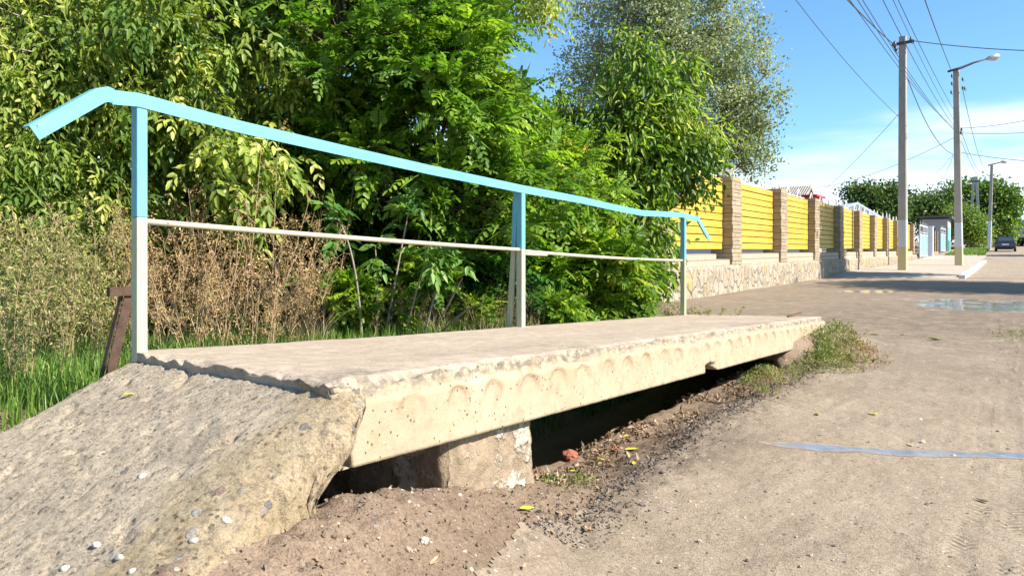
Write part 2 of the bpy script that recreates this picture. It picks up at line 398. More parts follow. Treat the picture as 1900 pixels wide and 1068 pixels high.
# ------------------------------------------------------------------ slab bridge
def concrete(name, base, dark, light, yellow=None, pits=True, stain=False, holes=24):
    m = Mat(name, 0.9, 0.25)
    big = m.noise(2.2, 7, 0.62); mid = m.noise(16, 7, 0.7); fine = m.noise(150, 4, 0.7)
    c = m.mix(m.mr(big, 0.35, 0.68), base, light)
    c = m.mix(m.mr(mid, 0.5, 0.75, 0, 0.7), c, dark)
    if yellow: c = m.mix(m.mr(m.noise(1.3, 4), 0.45, 0.6, 0, 0.7), c, yellow)
    if stain: c = m.mix(m.attr('topside'), c, m.mix(m.mr(mid, .35, .7), m.mix(m.mr(big, .4, .6), (.42, .33, .245), (.50, .405, .305)), (.31, .24, .175)))
    if stain: c = m.mix(m.attr('stain'), c, (0.24, 0.135, 0.065))
    if stain: c = m.mix(m.math('MULTIPLY', m.attr('worn'), m.mr(m.noise(30, 6, .7), 0.40, 0.58)), c, (0.17, 0.145, 0.11))
    c = m.mix(m.mr(fine, 0.3, 0.62, 0.22, 0), c, tuple(q * 0.6 for q in dark))
    if pits:
        v = m.vor(holes, vec=m.pos((1, 1, 0.8))); s = m.mr(m.noise(9, 3), 0.34, 0.50)
        hole = m.math('MULTIPLY', m.mr(m.math('ADD', v, m.math('MULTIPLY', m.noise(70, 2), .14)), 0.17, 0.24, 1, 0), s)
        c = m.mix(m.math('MULTIPLY', hole, 0.85), c, tuple(q * 0.4 for q in dark))
        m.bump(hole, 0.004, -0.8 if False else 0.8); m.h[-1].node.invert = True
    m.col(c); m.bump(mid, 0.008, 0.55); m.bump(fine, 0.002, 0.6)
    return m.m
M_slabc = concrete('slab_concrete', (0.375, 0.295, 0.190), (0.26, 0.195, 0.12), (0.43, 0.35, 0.24), stain=True, holes=46)
M_ramp = concrete('ramp_concrete', (0.40, 0.325, 0.24), (0.20, 0.16, 0.115), (0.47, 0.385, 0.285), yellow=None, holes=20)
M_block = concrete('block_concrete', (0.42, 0.33, 0.22), (0.27, 0.20, 0.13), (0.52, 0.43, 0.31), holes=22)

X0, X1, Y0, Y1 = -2.64, -1.38, 1.33, 7.30
def slab_mesh():
    ys = np.concatenate([np.arange(Y0, Y1, 0.0125), [Y1]]); T = 0.22
    prof = []                                   # (x, t) with t: 0 top .. 1 bottom
    for x in np.linspace(X0, X1 - 0.004, 12): prof.append((x, 1.0, 0))
    for t in np.linspace(1, 0, 26): prof.append((X1, t, 1))
    for x in np.concatenate([np.linspace(X1 - 0.012, X1 - 0.3, 26), np.linspace(X1 - 0.32, X0, 50)]): prof.append((x, 0.0, 2))
    for t in np.linspace(0.2, 0.8, 4): prof.append((X0, t, 3))
    prof = np.array(prof); K = len(prof)
    PX = np.repeat(prof[None, :, 0], len(ys), 0); PT = np.repeat(prof[None, :, 1], len(ys), 0); S = np.repeat(prof[None, :, 2], len(ys), 0)
    PY = np.repeat(ys[:, None], K, 1)
    top = slab_top(PX, PY); PZ = top - T * PT
    # --- crumbled upper front edge
    n1 = fbm(PY * 5, PX * 5, PZ * 5, 4); n2 = fbm(PY * 24, PX * 24, PZ * 24, 3)
    dz = (top - PZ); dx = (X1 - PX)
    e = np.clip(1 - (dz + dx) / (0.055 + 0.02 * n1), 0, 1) * ((S == 1) | (S == 2))
    n3 = fbm(PY * 55, PX * 55, PZ * 55, 2); amt = (0.026 + 0.02 * n1 + 0.030 * n2 + .014 * n3) * e
    PX = PX - amt * 1.0; PZ = PZ - amt * 0.8
    # --- shallow arched keys along the face
    stain = np.zeros_like(PX)
    face = S == 1
    for k in range(28):
        yc = 1.60 + 0.2045 * k + .012 * math.sin(k * 2.3); r = 0.058 + .006 * math.sin(k * 5.1)
        u = (PY - yc) / r; w = (dz - 0.118) / 0.062
        rr = np.sqrt(u * u + np.minimum(w, 0) ** 2 + (np.maximum(w, 0) * 0.75) ** 2)
        ins = sst(1.08, 0.86, rr) * face
        prof_d = ins * (.4 + .9 * abs(math.sin(k * 1.7))) * (0.002 + 0.0050 * sst(1.4, -1.0, w))
        PX = PX - prof_d
        ring = np.exp(-((rr - 0.93) / 0.15) ** 2) * (w < 0.15) * sst(0.4, -0.9, w) * face
        stain = np.maximum(stain, ring * (0.62 + 0.3 * vnoise(yc * 3.1, 0.2)) * (0.7 + 0.6 * n2))
        drip = np.exp(-((u - 0.1) / 0.45) ** 2) * sst(1.3, -0.8, w) * (w > -1.0) * face * 0.22 * (0.6 + 0.8 * np.clip(vnoise(PY * 60, yc), -0.5, 1))
        stain = np.maximum(stain, drip)
    # --- broken notch in the lower edge, chipped near corner
    zb = T - dz
    PX = PX - 0.05 * np.exp(-((PY - 4.13) / 0.07) ** 4) * sst(0.055, 0.03, zb + 0.02 * n2) * (face | (S == 0)) * (PX > X1 - 0.1)
    notch = np.exp(-((PY - 4.13 - 0.02 * n1) / 0.085) ** 4) * sst(0.05, 0.0, zb) * (PX > X1 - 0.12)
    PZ = PZ + 0.035 * notch
    ch = sst(Y0 + 0.05 + 0.03 * n1, Y0, PY) * face
    PX = PX - ch * (0.03 + 0.03 * n2)
    PY = PY + ch * 0.03 * (1 + n2) * sst(0.15, 0.0, zb)
    # --- general roughness
    nrm = 0.0022 * n2 + 0.003 * n1
    PX = PX + nrm * face
    PZ = PZ + (0.004 * fbm(PX * 3, PY * 3, 0, 4) + 0.0015 * n2) * (S == 2)
    PY = PY + 0.19 * (X1 - PX) / 1.26 * np.clip(1 - (PY - Y0) / 1.2, 0, 1)
    worn = np.clip(e * 1.2, 0, 1)
    worn = np.maximum(worn, (S == 2) * sst(0.5, 0.0, dx - 0.0) * sst(0.0, 0.35, fbm(PX * 4, PY * 1.5, 7, 4) + 0.25 * sst(3, 4.5, PY) * sst(6.5, 5, PY)))
    ew = sst(Y0 + .07, Y0, PY - 0.19 * (X1 - PX) / 1.26); PZ = PZ - (S == 2) * ew * (.012 + .030 * np.clip(n2 + n1, -.3, 1))
    # ends wobble
    endw = sst(Y0 + 0.1, Y0, PY); PY = PY + endw * 0.02 * fbm(PX * 14, PZ * 14, 2, 4) * 1.5
    V = np.stack([PX, PY, PZ], -1).reshape(-1, 3); N = len(ys)
    idx = np.arange(N * K).reshape(N, K); A = idx[:-1]; B = idx[1:]
    Fc = np.stack([A, B, np.roll(B, -1, 1), np.roll(A, -1, 1)], -1).reshape(-1, 4)
    me = bpy.data.meshes.new('slab')
    faces = [tuple(f) for f in Fc.tolist()] + [tuple(idx[0].tolist()), tuple(reversed(idx[-1].tolist()))]
    me.from_pydata(V.tolist(), [], faces); me.update()
    import bmesh
    a = me.attributes.new('stain', 'FLOAT', 'POINT'); a.data.foreach_set('value', np.clip(stain, 0, 1).ravel().astype(np.float32))
    a = me.attributes.new('topside', 'FLOAT', 'POINT'); a.data.foreach_set('value', (S == 2).astype(np.float32).ravel())
    a = me.attributes.new('worn', 'FLOAT', 'POINT'); a.data.foreach_set('value', worn.ravel().astype(np.float32))
    bm = bmesh.new(); bm.from_mesh(me); bmesh.ops.recalc_face_normals(bm, faces=bm.faces); bm.to_mesh(me); bm.free()
    sm = np.ones(len(me.polygons), bool); sm[-2:] = False; me.polygons.foreach_set('use_smooth', sm)
    return me
slab = link('slab_bridge', slab_mesh(), M_slabc)
tag(slab, 'long pale concrete slab with a row of arched marks on its side, bridging the ditch', 'concrete slab')
# screed lumps lying along the near end of the slab, and a bent steel end at the far end are its parts
M_rust = plain('rust', (0.14, 0.07, 0.04), 0.9, var=0.5, scale=25, bump=0.004)
rb = MB(); p = on_x(1462, 588, -1.62); p.z = float(slab_top(p.x, p.y)) + 0.008
rb.bar(p, on_x(1486, 579.5, -1.60), 0.018, 0.012); rb.build('reinforcing_bar', M_rust, slab)
# mortar lip along the near end
def blob(mb, c, r, seed, n=10, amp=0.35, m=0):
    c = Vector(c); vs = []; fs = []
    for i in range(n + 1):
        th = math.pi * i / n
        for j in range(2 * n):
            ph = math.pi * j / n; d = Vector((math.sin(th) * math.cos(ph), math.sin(th) * math.sin(ph), math.cos(th)))
            vs.append(d)
    A = np.array([tuple(v) for v in vs]); k = 1 + amp * fbm(A[:, 0] * 1.6 + seed, A[:, 1] * 1.6, A[:, 2] * 1.6 + seed * 3.1, 3) * 1.6
    q = 0.9 + 0.25 * vnoise(A[:, 0] * 5 + seed, A[:, 1] * 5, A[:, 2] * 5)
    P = A * (k * (0.85 + 0.15 * q))[:, None] * np.array(r) + np.array(c)
    for i in range(n):
        for j in range(2 * n):
            fs.append((i*2*n+j, (i+1)*2*n+j, (i+1)*2*n+(j+1) % (2*n), i*2*n+(j+1) % (2*n)))
    mb.add(P.tolist(), fs, m)

# ------------------------------------------------------------------ ramp
def ramp_mesh():
    xs = np.arange(-2.95, -0.70, 0.0125); ys = np.concatenate([np.arange(-0.3, 0.5, 0.03), np.arange(0.5, 1.60, 0.0115)])
    X, Y = np.meshgrid(xs, ys, indexing='ij')
    ye = 1.37 + 0.19 * (-1.38 - X) / 1.26
    zt = 0.556 - np.interp(X, [-2.7, -1.4], [0.40, 0.50]) * np.clip(ye - Y, 0, 9) ** 1.04 + 0.03 * (X + 1.38)
    zt = np.minimum(zt, slab_top(X, Y) - 0.010 + 0.024 * sst(-1.75, -1.50, X) + 0.014 * fbm(X * 9, Y * 9, 1, 3))
    zt = np.where(Y > ye + 0.02, zt - 0.12 * sst(-1.5, -1.7, X), zt)
    zt = np.where((Y > 1.40) & (X > -1.5), zt - 0.10 * sst(1.42, 1.54, Y), zt)
    sh = -1.345 + 0.115 * sst(1.2, 0.7, Y) + 0.05 * fbm(Y * 4, 0.3, 1, 3)          # right shoulder
    d = X - sh
    side = zt - np.where(d > -0.16, (d + 0.16) ** 2 * 1.6, 0) - np.where(d > 0, d * 2.1, 0)
    dl = (-2.66 - 0.08 * sst(1.2, 0.4, Y) + 0.05 * fbm(Y * 4, 9.3, 1, 3)) - X       # left edge
    side = side - np.where(dl > -0.05, (dl + 0.05) * 1.8, 0)
    n = fbm(X * 6 + .8 * Y, Y * 5, 0, 5, .6); n2 = fbm(X * 19 + Y * 7, Y * 23 - X * 6, 3, 3, .65); n3 = vnoise(X * 61 + Y * 13, Y * 57)
    pit = -np.clip(vnoise(X * 26, Y * 30, 8) + .5 * vnoise(X * 58, Y * 51, 2) - 0.50, 0, 1) * 0.028 + .004 * fbm(X * 38, Y * 44, 9, 3)
    rough = 1 + 1.6 * sst(-0.1, 0.1, d)
    Z = side + 0.0045 * n + 0.0022 * n2 * rough * rough + 0.0035 * n3 + pit
    ledge = np.exp(-((d - 0.02 - 0.05 * n) / 0.03) ** 2) * 0.03 * (n2 > 0)
    Z = Z - ledge
    XS = X + 0.016 * fbm(X * 8, Y * 8, Z * 16, 4) * rough
    g = ground_z(X, Y, False)
    Z = np.maximum(Z, g - 0.12)
    YS = np.where(X > -1.46, np.minimum(Y, np.interp(Z, [.2, .33, .40, .56], [1.10, 1.175, 1.30, 1.44]) + .045 * fbm(X * 16, 4.0, Z * 16, 4)), Y)
    W, H = X.shape; V = np.stack([XS, YS, Z], -1).reshape(-1, 3)
    idx = np.arange(W * H).reshape(W, H)
    Q = np.stack([idx[:-1, :-1], idx[1:, :-1], idx[1:, 1:], idx[:-1, 1:]], -1).reshape(-1, 4)
    zq = (Z - g)[:-1, :-1].ravel(); Q = Q[zq > -0.10]
    # end wall under the slab
    last = idx[:, -1]; m0 = len(V); rows = 14; add = []
    for r_ in range(1, rows + 1):
        t = r_ / rows
        zz = Z[:, -1] * (1 - t) + (-0.05) * t
        yy = YS[:, -1] - 0.16 * t + 0.03 * fbm(XS[:, -1] * 12, zz * 12, 1, 3)
        yy = np.where(zz < .36, np.minimum(yy, np.interp(zz, [0, .34], [1.02, 1.17]) + .03 * fbm(XS[:, -1] * 12, zz * 12, 1, 3)), yy)
        xx = XS[:, -1] + 0.025 * fbm(yy * 12, zz * 9, XS[:, -1] * 9, 3) + 0.03 * t
        add.append(np.stack([xx, yy, zz], -1))
    V = np.concatenate([V] + add)
    rowi = [last] + [m0 + k * W + np.arange(W) for k in range(rows)]
    for a, b in zip(rowi[:-1], rowi[1:]):
        Q = np.concatenate([Q, np.stack([a[:-1], a[1:], b[1:], b[:-1]], -1)])
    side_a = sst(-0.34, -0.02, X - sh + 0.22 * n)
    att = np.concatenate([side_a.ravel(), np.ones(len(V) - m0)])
    return np_mesh('ramp', V, Q, 4, True, attrs={'side': ('POINT', att)}), (xs, ys, Z)
m = Mat('rough_ramp', 0.93, 0.2)
big = m.noise(3.0, 7, 0.65); mid = m.noise(17, 8, 0.72); fine = m.noise(130, 4, 0.7)
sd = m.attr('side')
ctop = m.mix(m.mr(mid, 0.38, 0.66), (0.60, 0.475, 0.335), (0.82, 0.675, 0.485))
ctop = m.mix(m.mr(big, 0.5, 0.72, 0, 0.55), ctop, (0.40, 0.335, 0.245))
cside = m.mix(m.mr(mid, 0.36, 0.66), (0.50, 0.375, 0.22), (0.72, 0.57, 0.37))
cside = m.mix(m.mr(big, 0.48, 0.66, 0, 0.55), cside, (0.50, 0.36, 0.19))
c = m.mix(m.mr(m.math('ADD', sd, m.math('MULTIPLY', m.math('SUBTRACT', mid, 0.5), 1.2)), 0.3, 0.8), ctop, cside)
pv_ = m.mix(0.04, m.tc.outputs['Object'], m.n('ShaderNodeTexNoise').outputs['Color']); v = m.vor(24, vec=pv_); vc = m.vor(24, out='Color', vec=pv_); sc = m.n('ShaderNodeSeparateColor'); m.l(vc, sc.inputs[0])
peb = m.math('MULTIPLY', m.mr(v, 0.24, 0.30, 1, 0), m.mr(m.math('ADD', sc.outputs[0], m.math('MULTIPLY', sd, .10)), 0.88, 0.90))
c = m.mix(peb, c, m.ramp(sc.outputs[1], [(0.1, (0.30, 0.27, 0.23)), (0.6, (0.62, 0.58, 0.52)), (0.9, (0.45, 0.30, 0.24))]))
v2 = m.vor(46, vec=m.pos((1, 1, 1), (0.3, 0.2, 0.5))); hole = m.math('MULTIPLY', m.mr(m.math('ADD', v2, m.math('MULTIPLY', m.noise(60, 3), .3)), 0.28, 0.42, 1, 0), m.mr(m.noise(7, 4), 0.44, 0.56))
c = m.mix(m.math('MULTIPLY', hole, 0.75), c, (0.085, 0.07, 0.055))
c = m.mix(m.mr(m.noise(46, 6, .8), 0.52, 0.62, 0, .7), c, (0.19, 0.16, 0.115)); c = m.mix(m.mr(m.noise(95, 5, .85), 0.54, 0.66, 0, .7), c, (0.15, 0.125, 0.09)); c = m.mix(m.mr(fine, 0.3, 0.6, 0.35, 0), c, (0.17, 0.14, 0.10))
m.col(c); m.bump(hole, 0.010, 1.0); m.h[-1].node.invert = True
m.bump(mid, 0.005, .8); m.bump(m.noise(60, 6, .85), 0.013, 1.0); m.bump(m.noise(130, 4, .8), 0.004, 1.0); m.bump(peb, 0.006, 0.9); m.bump(fine, 0.004, 0.8)
M_rampm = m.m
rme, RG = ramp_mesh()
ramp = link('concrete_ramp', rme, M_rampm)
tag(ramp, 'rough pitted concrete ramp sloping down from the near end of the slab', 'ramp')
def ramp_z(x, y):
    xs, ys, Z = RG; i = int(np.clip(np.searchsorted(xs, x), 0, len(xs) - 1)); j = int(np.clip(np.searchsorted(ys, y), 0, len(ys) - 1)); return float(Z[i, j])
def surf_z(x, y):
    g = float(ground_z(x, y)) + (0.02 if x > road_edge(y) else 0)
    if -2.9 < x < -0.75 and 0.5 < y < 1.33: g = max(g, ramp_z(x, y))
    return g
def pick(px, py):              # where the ray of a pixel meets ground or ramp
    d = at(px, py, 1.0) - Vector((0, 0, CAMZ)); t = 0.8
    while t < 60:
        q = Vector((0, 0, CAMZ)) + d * t
        if q.z < surf_z(q.x, q.y): return Vector((q.x, q.y, surf_z(q.x, q.y)))
        t += 0.01 if t < 8 else 0.1
    return q
# embedded pebbles of the ramp: lumps that belong to the concrete
M_peb = plain('pale_pebble', (0.47, 0.42, 0.35), 0.7, var=0.25, scale=14)
M_stone = plain('grey_stone', (0.17, 0.14, 0.115), 0.85, var=0.35, scale=18, bump=0.004)
M_tan = plain('tan_stone', (0.42, 0.33, 0.24), 0.85, var=0.3, scale=18, bump=0.004)
for k, (px, py, r) in enumerate([(180, 1006, .009), (265, 880, .010), (222, 1030, .008), (360, 1003, .008), (122, 1052, .009), (420, 970, .008), (245, 1058, .007), (455, 1012, .006)]):
    pb = MB(); p = pick(px, py); blob(pb, p - Vector((0, 0, r * 0.55)), (r * 1.4, r * 1.1, r * 0.8), k * 1.7, 8, 0.3); pb.build('pebble', M_peb, ramp, smooth=True)
# ------------------------------------------------------------------ block under the slab
def block_mesh():
    x0, x1, y0, y1 = -2.45, -1.415, 1.80, 2.32
    us = np.linspace(0, 1, 70)
    V = []; Fc = []
    def grid(P):
        b = sum(len(v) for v in V); A, B, _ = P.shape; V.append(P.reshape(-1, 3)); i = np.arange(A * B).reshape(A, B) + b
        Fc.append(np.stack([i[:-1, :-1], i[1:, :-1], i[1:, 1:], i[:-1, 1:]], -1).reshape(-1, 4))
    def disp(P):
        x, y, z = P[..., 0], P[..., 1], P[..., 2]
        n1 = fbm(x * 5, y * 5, z * 5, 4); n2 = fbm(x * 20, y * 20, z * 20, 4)
        cx, cy = (x0 + x1) / 2, (y0 + y1) / 2
        dx = (x - cx) / (x1 - x0) * 2; dy = (y - cy) / (y1 - y0) * 2
        corner = sst(0.75, 1.0, np.abs(dy)) * sst(0.93, 1.0, dx)
        s = 1 - corner * (0.06 + 0.09 * np.abs(n2))
        Q = P.copy()
        Q[..., 0] = cx + (x - cx) * (1 - corner * 0.03) + 0.012 * n2 + 0.02 * n1
        Q[..., 1] = cy + (y - cy) * (s + (z - 0.2) * -0.12) + 0.014 * n2 + 0.02 * n1
        return Q
    zz = np.linspace(-0.25, 0.345, 60)
    Yg, Zg = np.meshgrid(np.linspace(y0, y1, 50), zz, indexing='ij'); grid(disp(np.stack([np.full_like(Yg, x1), Yg, Zg], -1)))
    Xg, Zg = np.meshgrid(np.linspace(x1, x0, 70), zz, indexing='ij'); grid(disp(np.stack([Xg, np.full_like(Xg, y0), Zg], -1)))
    Xg, Zg = np.meshgrid(np.linspace(x0, x1, 70), zz, indexing='ij'); grid(disp(np.stack([Xg, np.full_like(Xg, y1), Zg], -1)))
    Yg, Zg = np.meshgrid(np.linspace(y1, y0, 10), zz, indexing='ij'); grid(disp(np.stack([np.full_like(Yg, x0), Yg, Zg], -1)))
    return np_mesh('block', np.concatenate(V), np.concatenate(Fc), 4, True)
m = Mat('stained_block', 0.92, 0.2)
big = m.noise(6, 6, 0.6); mid = m.noise(22, 7, 0.7); fine = m.noise(140, 4)
c = m.mix(m.mr(mid, 0.35, 0.7), (0.27, 0.20, 0.13), (0.39, 0.305, 0.205))
c = m.mix(m.mr(m.noise(9, 5, .6), 0.53, 0.60), c, (0.50, 0.45, 0.36))
c = m.mix(m.mr(fine, .3, .6, .3, 0), c, (0.14, 0.1, 0.07)); m.col(c)
m.bump(mid, 0.018, 0.9); m.bump(fine, 0.003, 0.8); m.bump(m.mr(m.noise(9, 5, .6), 0.53, 0.60), 0.008)
blk = link('concrete_block', block_mesh(), m.m)
tag(blk, 'chipped concrete block with whitish patches propping up the near half of the slab', 'concrete block')

# ------------------------------------------------------------------ handrail
def flaky(name, c, under, amount=0.66):
    m = Mat(name, 0.55, 0.4)
    vecs = m.pos((3, 3, 3)); f = m.noise(12, 8, 0.75, m.pos((5, 1, 1)))
    base = m.ramp(m.noise(5, 5), [(0.3, tuple(q * 0.88 for q in c)), (0.7, tuple(min(1, q * 1.08) for q in c))])
    chip = m.mr(f, amount, amount + 0.02); cc = m.mix(chip, base, under)
    cc = m.mix(m.mr(m.noise(40, 6, .75, m.pos((1, 1, .25))), 0.56, 0.70, 0, .6), cc, tuple(q * .5 for q in c)); m.col(cc)
    m.bump(m.noise(60, 5), 0.001, 0.7); m.bump(m.noise(9, 3), 0.002, .5); return m.m
M_blue = flaky('sky_blue_paint', (0.14, 0.385, 0.46), (0.16, 0.13, 0.10))
M_cream = flaky('cream_paint', (0.42, 0.43, 0.28), (0.22, 0.14, 0.08), 0.72)
M_pipe = flaky('pipe_paint', (0.46, 0.42, 0.30), (0.30, 0.17, 0.08), 0.64)
xr = -2.60
hr = empty('handrail', (xr, 4.2, 0.42), 'sky blue and cream painted steel handrail running along the back edge of the slab', 'handrail')
def post(px_, y, ztop, zsplit, w=0.04):
    zb = float(slab_top(px_, y)) - 0.03
    a = MB(); a.box((px_ - w/2, y - w/2, zb), (px_ + w/2, y + w/2, zsplit)); a.box((px_ - w/2, y - w/2, zsplit), (px_ + w/2, y + w/2, ztop), 1)
    return a.build('post', [M_cream, M_blue], hr, bevel=0.004)
yp = [1.53, 4.07, 6.97]
post(xr, yp[0], 1.425, 1.015); post(xr, yp[1], 1.275, 0.905, 0.044); post(xr, yp[2], 1.215, 0.80, 0.045)
b = MB(); b.bar((xr - 0.085, yp[1] - 0.01, 0.38), (xr - 0.045, yp[1] - 0.01, 0.905), 0.03, 0.03, 0, (0, 1, 0)); b.bar((xr - 0.045, yp[1] - 0.01, 0.905), (xr - 0.03, yp[1] - 0.01, 1.27), 0.03, 0.03, 1, (0, 1, 0))
b.build('brace', [M_cream, M_blue], hr, bevel=0.003)
def angle(pts, hh=0.049, ww=0.045, t=0.006, cut0=0.0, taper=None):
    """L section: vertical flange towards the road, top flange towards the back; pts run along the top front edge"""
    a = MB(); n = len(pts)
    sec = [(0, 0), (0, -hh), (-t, -hh), (-t, -t), (-ww, -t), (-ww, 0)]
    for i, p in enumerate(pts):
        p = Vector(p); q = Vector(pts[min(i+1, n-1)]); o_ = Vector(pts[max(i-1, 0)]); d = (q - o_).normalized()
        up = Vector((0, -d.z, d.y)); k = 1.0 if taper is None else taper[i]
        for u, v in sec: a.v.append(tuple(p + Vector((u * k, 0, 0)) + up * v * k))
    for i in range(n - 1):
        for j in range(6):
            a.f.append((i*6+j, i*6+(j+1) % 6, (i+1)*6+(j+1) % 6, (i+1)*6+j)); a.m.append(0)
    for e in (0, n-1):
        a.f += [tuple(e*6+j for j in (0, 1, 2, 3)), tuple(e*6+j for j in (0, 3, 4, 5))]; a.m += [0, 0]
    return a
xf = xr + 0.024
px_pts = [(207, 167), (258, 172.5), (450, 225), (640, 270), (800, 307), (967, 343), (1080, 365), (1140, 379), (1190, 389.5), (1230, 392), (1267, 394), (1296, 402)]
rail_pts = [on_x(a_, b_, xf) for a_, b_ in px_pts]
rail = angle(rail_pts).build('top_rail', M_blue, hr)
p0 = on_x(213, 166, xf + 0.002); p1 = on_x(190, 158, xf + 0.003); p2 = on_x(54, 233, xf + 0.003)
angle([p2, p1 + (p2 - p1) * 0.08, p1 + Vector((0, 0.02, -0.001)), p0], 0.052, 0.045).build('end_piece', M_blue, hr)
p3 = on_x(1296, 401, xf + 0.002); p4 = on_x(1318, 441, xf + 0.002)
angle([p3, p4], 0.05, 0.045).build('end_piece', M_blue, hr)
def pipe(a_, b_, r, bow=0.0):
    pts = [a_ + (b_ - a_) * t + Vector((0, 0, bow * 4 * t * (1 - t))) for t in np.linspace(0, 1, 14)]
    mb = MB(); mb.tube(pts, r, 12); return mb.build('mid_rail', M_pipe, hr, smooth=True)
pipe(on_x(268, 411, xr), on_x(972, 463.5, xr), 0.0115, -0.004)
pipe(on_x(974, 466, xr), on_x(1268, 483, xr - 0.005), 0.0115, -0.012)
pipe(on_x(974, 471, xr + .012), on_x(1014, 473, xr + .012), 0.009)
# white scrawl on the rail
M_chalk = plain('white_scrawl', (0.85, 0.92, 0.92), 0.8)
sc_ = MB()
def L2(u, v):                       # pixel on the flange
    q = on_x(u, v, xf + 0.0015); return q
strokes = [[(554,250),(556.5,261)],[(555,254),(560,255),(565,253),(566,258),(564.5,263)],[(568,257),(573,255),(576,256),(575,264)],
           [(586,259),(583.5,263),(582,265.5)],[(586,258),(589,262),(590,263)],[(590,263),(594,259)],[(598,259.5),(597,271)],[(590.5,264),(598,264.5),(601,265),(608,266.5),(607,274)],[(579,258.5),(586,258)]]
for st in strokes:
    for a_, b_ in zip(st[:-1], st[1:]):
        sc_.bar(L2(*a_), L2(*b_), 0.0024, 0.0018, 0, (1, 0, 0))
sc_.build('chalk_scrawl', M_chalk, rail)
# rusty leftover support
rp = empty('rusty_bracket', (-2.85, 1.45, 0.42), 'rusty brown steel angle leaning behind the first handrail post with a short crossplate', 'metal bracket')
M_rust2 = plain('old_rust', (0.085, 0.05, 0.034), 0.95, var=0.45, scale=30, bump=0.003)
a_ = on_x(243, 535, -2.80); b_ = on_x(203, 700, -2.80)
q = MB(); q.bar(b_, a_, 0.005, 0.036, 0, (0, 1, 0)); q.bar(b_ + Vector((-.022, -0.019, 0)), a_ + Vector((-.022, -0.019, 0)), 0.022, 0.005, 0, (0, 1, 0)); q.build('leg', M_rust2, rp)
q = MB(); q.bar(on_x(199, 541, -2.79), on_x(272, 539, -2.79), 0.006, 0.034); q.build('crossplate', M_rust2, rp)
# ------------------------------------------------------------------ brick and board fence
def masonry(name):
    m = Mat(name, 0.9, 0.2)
    wv = m.n('ShaderNodeVectorMath', operation='ADD'); nn = m.n('ShaderNodeTexNoise'); nn.inputs['Scale'].default_value = 3.0
    m.l(m.tc.outputs['Object'], nn.inputs['Vector'])
    sc = m.n('ShaderNodeVectorMath', operation='SCALE'); sc.inputs['Scale'].default_value = 0.22
    m.l(nn.outputs['Color'], sc.inputs[0]); m.l(m.pos((3.0, 4.6, 3.3)), wv.inputs[0]); m.l(sc.outputs[0], wv.inputs[1])
    e = m.vor(1.0, 'DISTANCE_TO_EDGE', wv.outputs[0]); cl = m.vor(1.0, 'F1', wv.outputs[0], 'Color')
    s = m.n('ShaderNodeSeparateColor'); m.l(cl, s.inputs[0])
    st = m.ramp(s.outputs[0], [(0.1, (0.32, 0.245, 0.16)), (0.45, (0.43, 0.36, 0.26)), (0.8, (0.36, 0.30, 0.225)), (0.96, (0.48, 0.31, 0.13))])
    st = m.mix(m.mr(m.noise(10, 7, .7), 0.38, 0.66, 0, .75), st, (0.26, 0.215, 0.155))
    mo = m.mr(m.math('ADD', e, m.math('MULTIPLY', m.math('SUBTRACT', m.noise(18, 4), .5), .07)), 0.035, 0.105, .9, 0)
    m.col(m.mix(mo, st, m.mix(m.mr(m.noise(12, 4), .4, .6), (0.22, 0.19, 0.15), (0.32, 0.275, 0.215))))
    m.bump(mo, 0.03, -1.0 if False else 0.9); m.h[-1].node.invert = True
    m.bump(m.noise(20, 6), 0.02, 0.7); return m.m
def brickm(name, bw, bh, c1, c2, mortar, vert=False):
    m = Mat(name, 0.9, 0.2)
    # brick pattern in a vertical plane: use (x + y, z)
    sep = m.n('ShaderNodeSeparateXYZ'); m.l(m.tc.outputs['Object'], sep.inputs[0])
    cb = m.n('ShaderNodeCombineXYZ'); m.l(m.math('ADD', sep.outputs[0], sep.outputs[1]), cb.inputs[0]); m.l(sep.outputs[2], cb.inputs[1])
    b = m.n('ShaderNodeTexBrick'); m.l(cb.outputs[0], b.inputs['Vector'])
    b.inputs['Scale'].default_value = 1; b.inputs['Brick Width'].default_value = bw; b.inputs['Row Height'].default_value = bh
    b.inputs['Mortar Size'].default_value = 0.012; b.inputs['Color1'].default_value = (*c1, 1); b.inputs['Color2'].default_value = (*c2, 1)
    b.inputs['Mortar'].default_value = (*mortar, 1); b.inputs['Mortar Smooth'].default_value = 0.3
    c = m.mix(m.mr(m.noise(9, 6), 0.35, 0.7, 0, .5), b.outputs['Color'], tuple(q * .62 for q in c1))
    m.col(c); m.bump(b.outputs['Fac'], 0.02, 0.8); m.h[-1].node.invert = True; m.bump(m.noise(25, 5), 0.01, .6); return m.m
M_mas = masonry('rubble_masonry')
M_pil = brickm('pillar_block', 0.40, 0.165, (0.38, 0.305, 0.205), (0.31, 0.24, 0.155), (0.20, 0.16, 0.11))
M_crs = brickm('course_brick', 0.155, 0.115, (0.52, 0.42, 0.30), (0.45, 0.35, 0.24), (0.30, 0.24, 0.18))
my = Mat('yellow_boards', 0.5, 0.35)
M_gap = plain('board_gap', (0.10, 0.05, 0.012))
gr = my.noise(5, 7, .65, my.pos((6, 0.7, 9))); kn = my.vor(2.6, vec=my.pos((1, 1.3, 2.6)))
cy = my.mix(my.mr(gr, .35, .7), (0.55, 0.395, 0.05), (0.41, 0.26, 0.028)); cy = my.mix(my.mr(kn, .06, .17, .8, 0), cy, (0.36, 0.13, 0.01))
cy = my.mix(my.mr(my.noise(1.4, 3), .4, .65, 0, .35), cy, (0.62, 0.44, 0.07)); cy = my.mix(my.mr(my.noise(1.0, 1, .5, my.pos((.3, .12, 6.8))), .42, .58, 0, .35), cy, (0.42, 0.235, 0.03)); my.col(cy); my.bump(gr, .003, .5)
M_yel = my.m
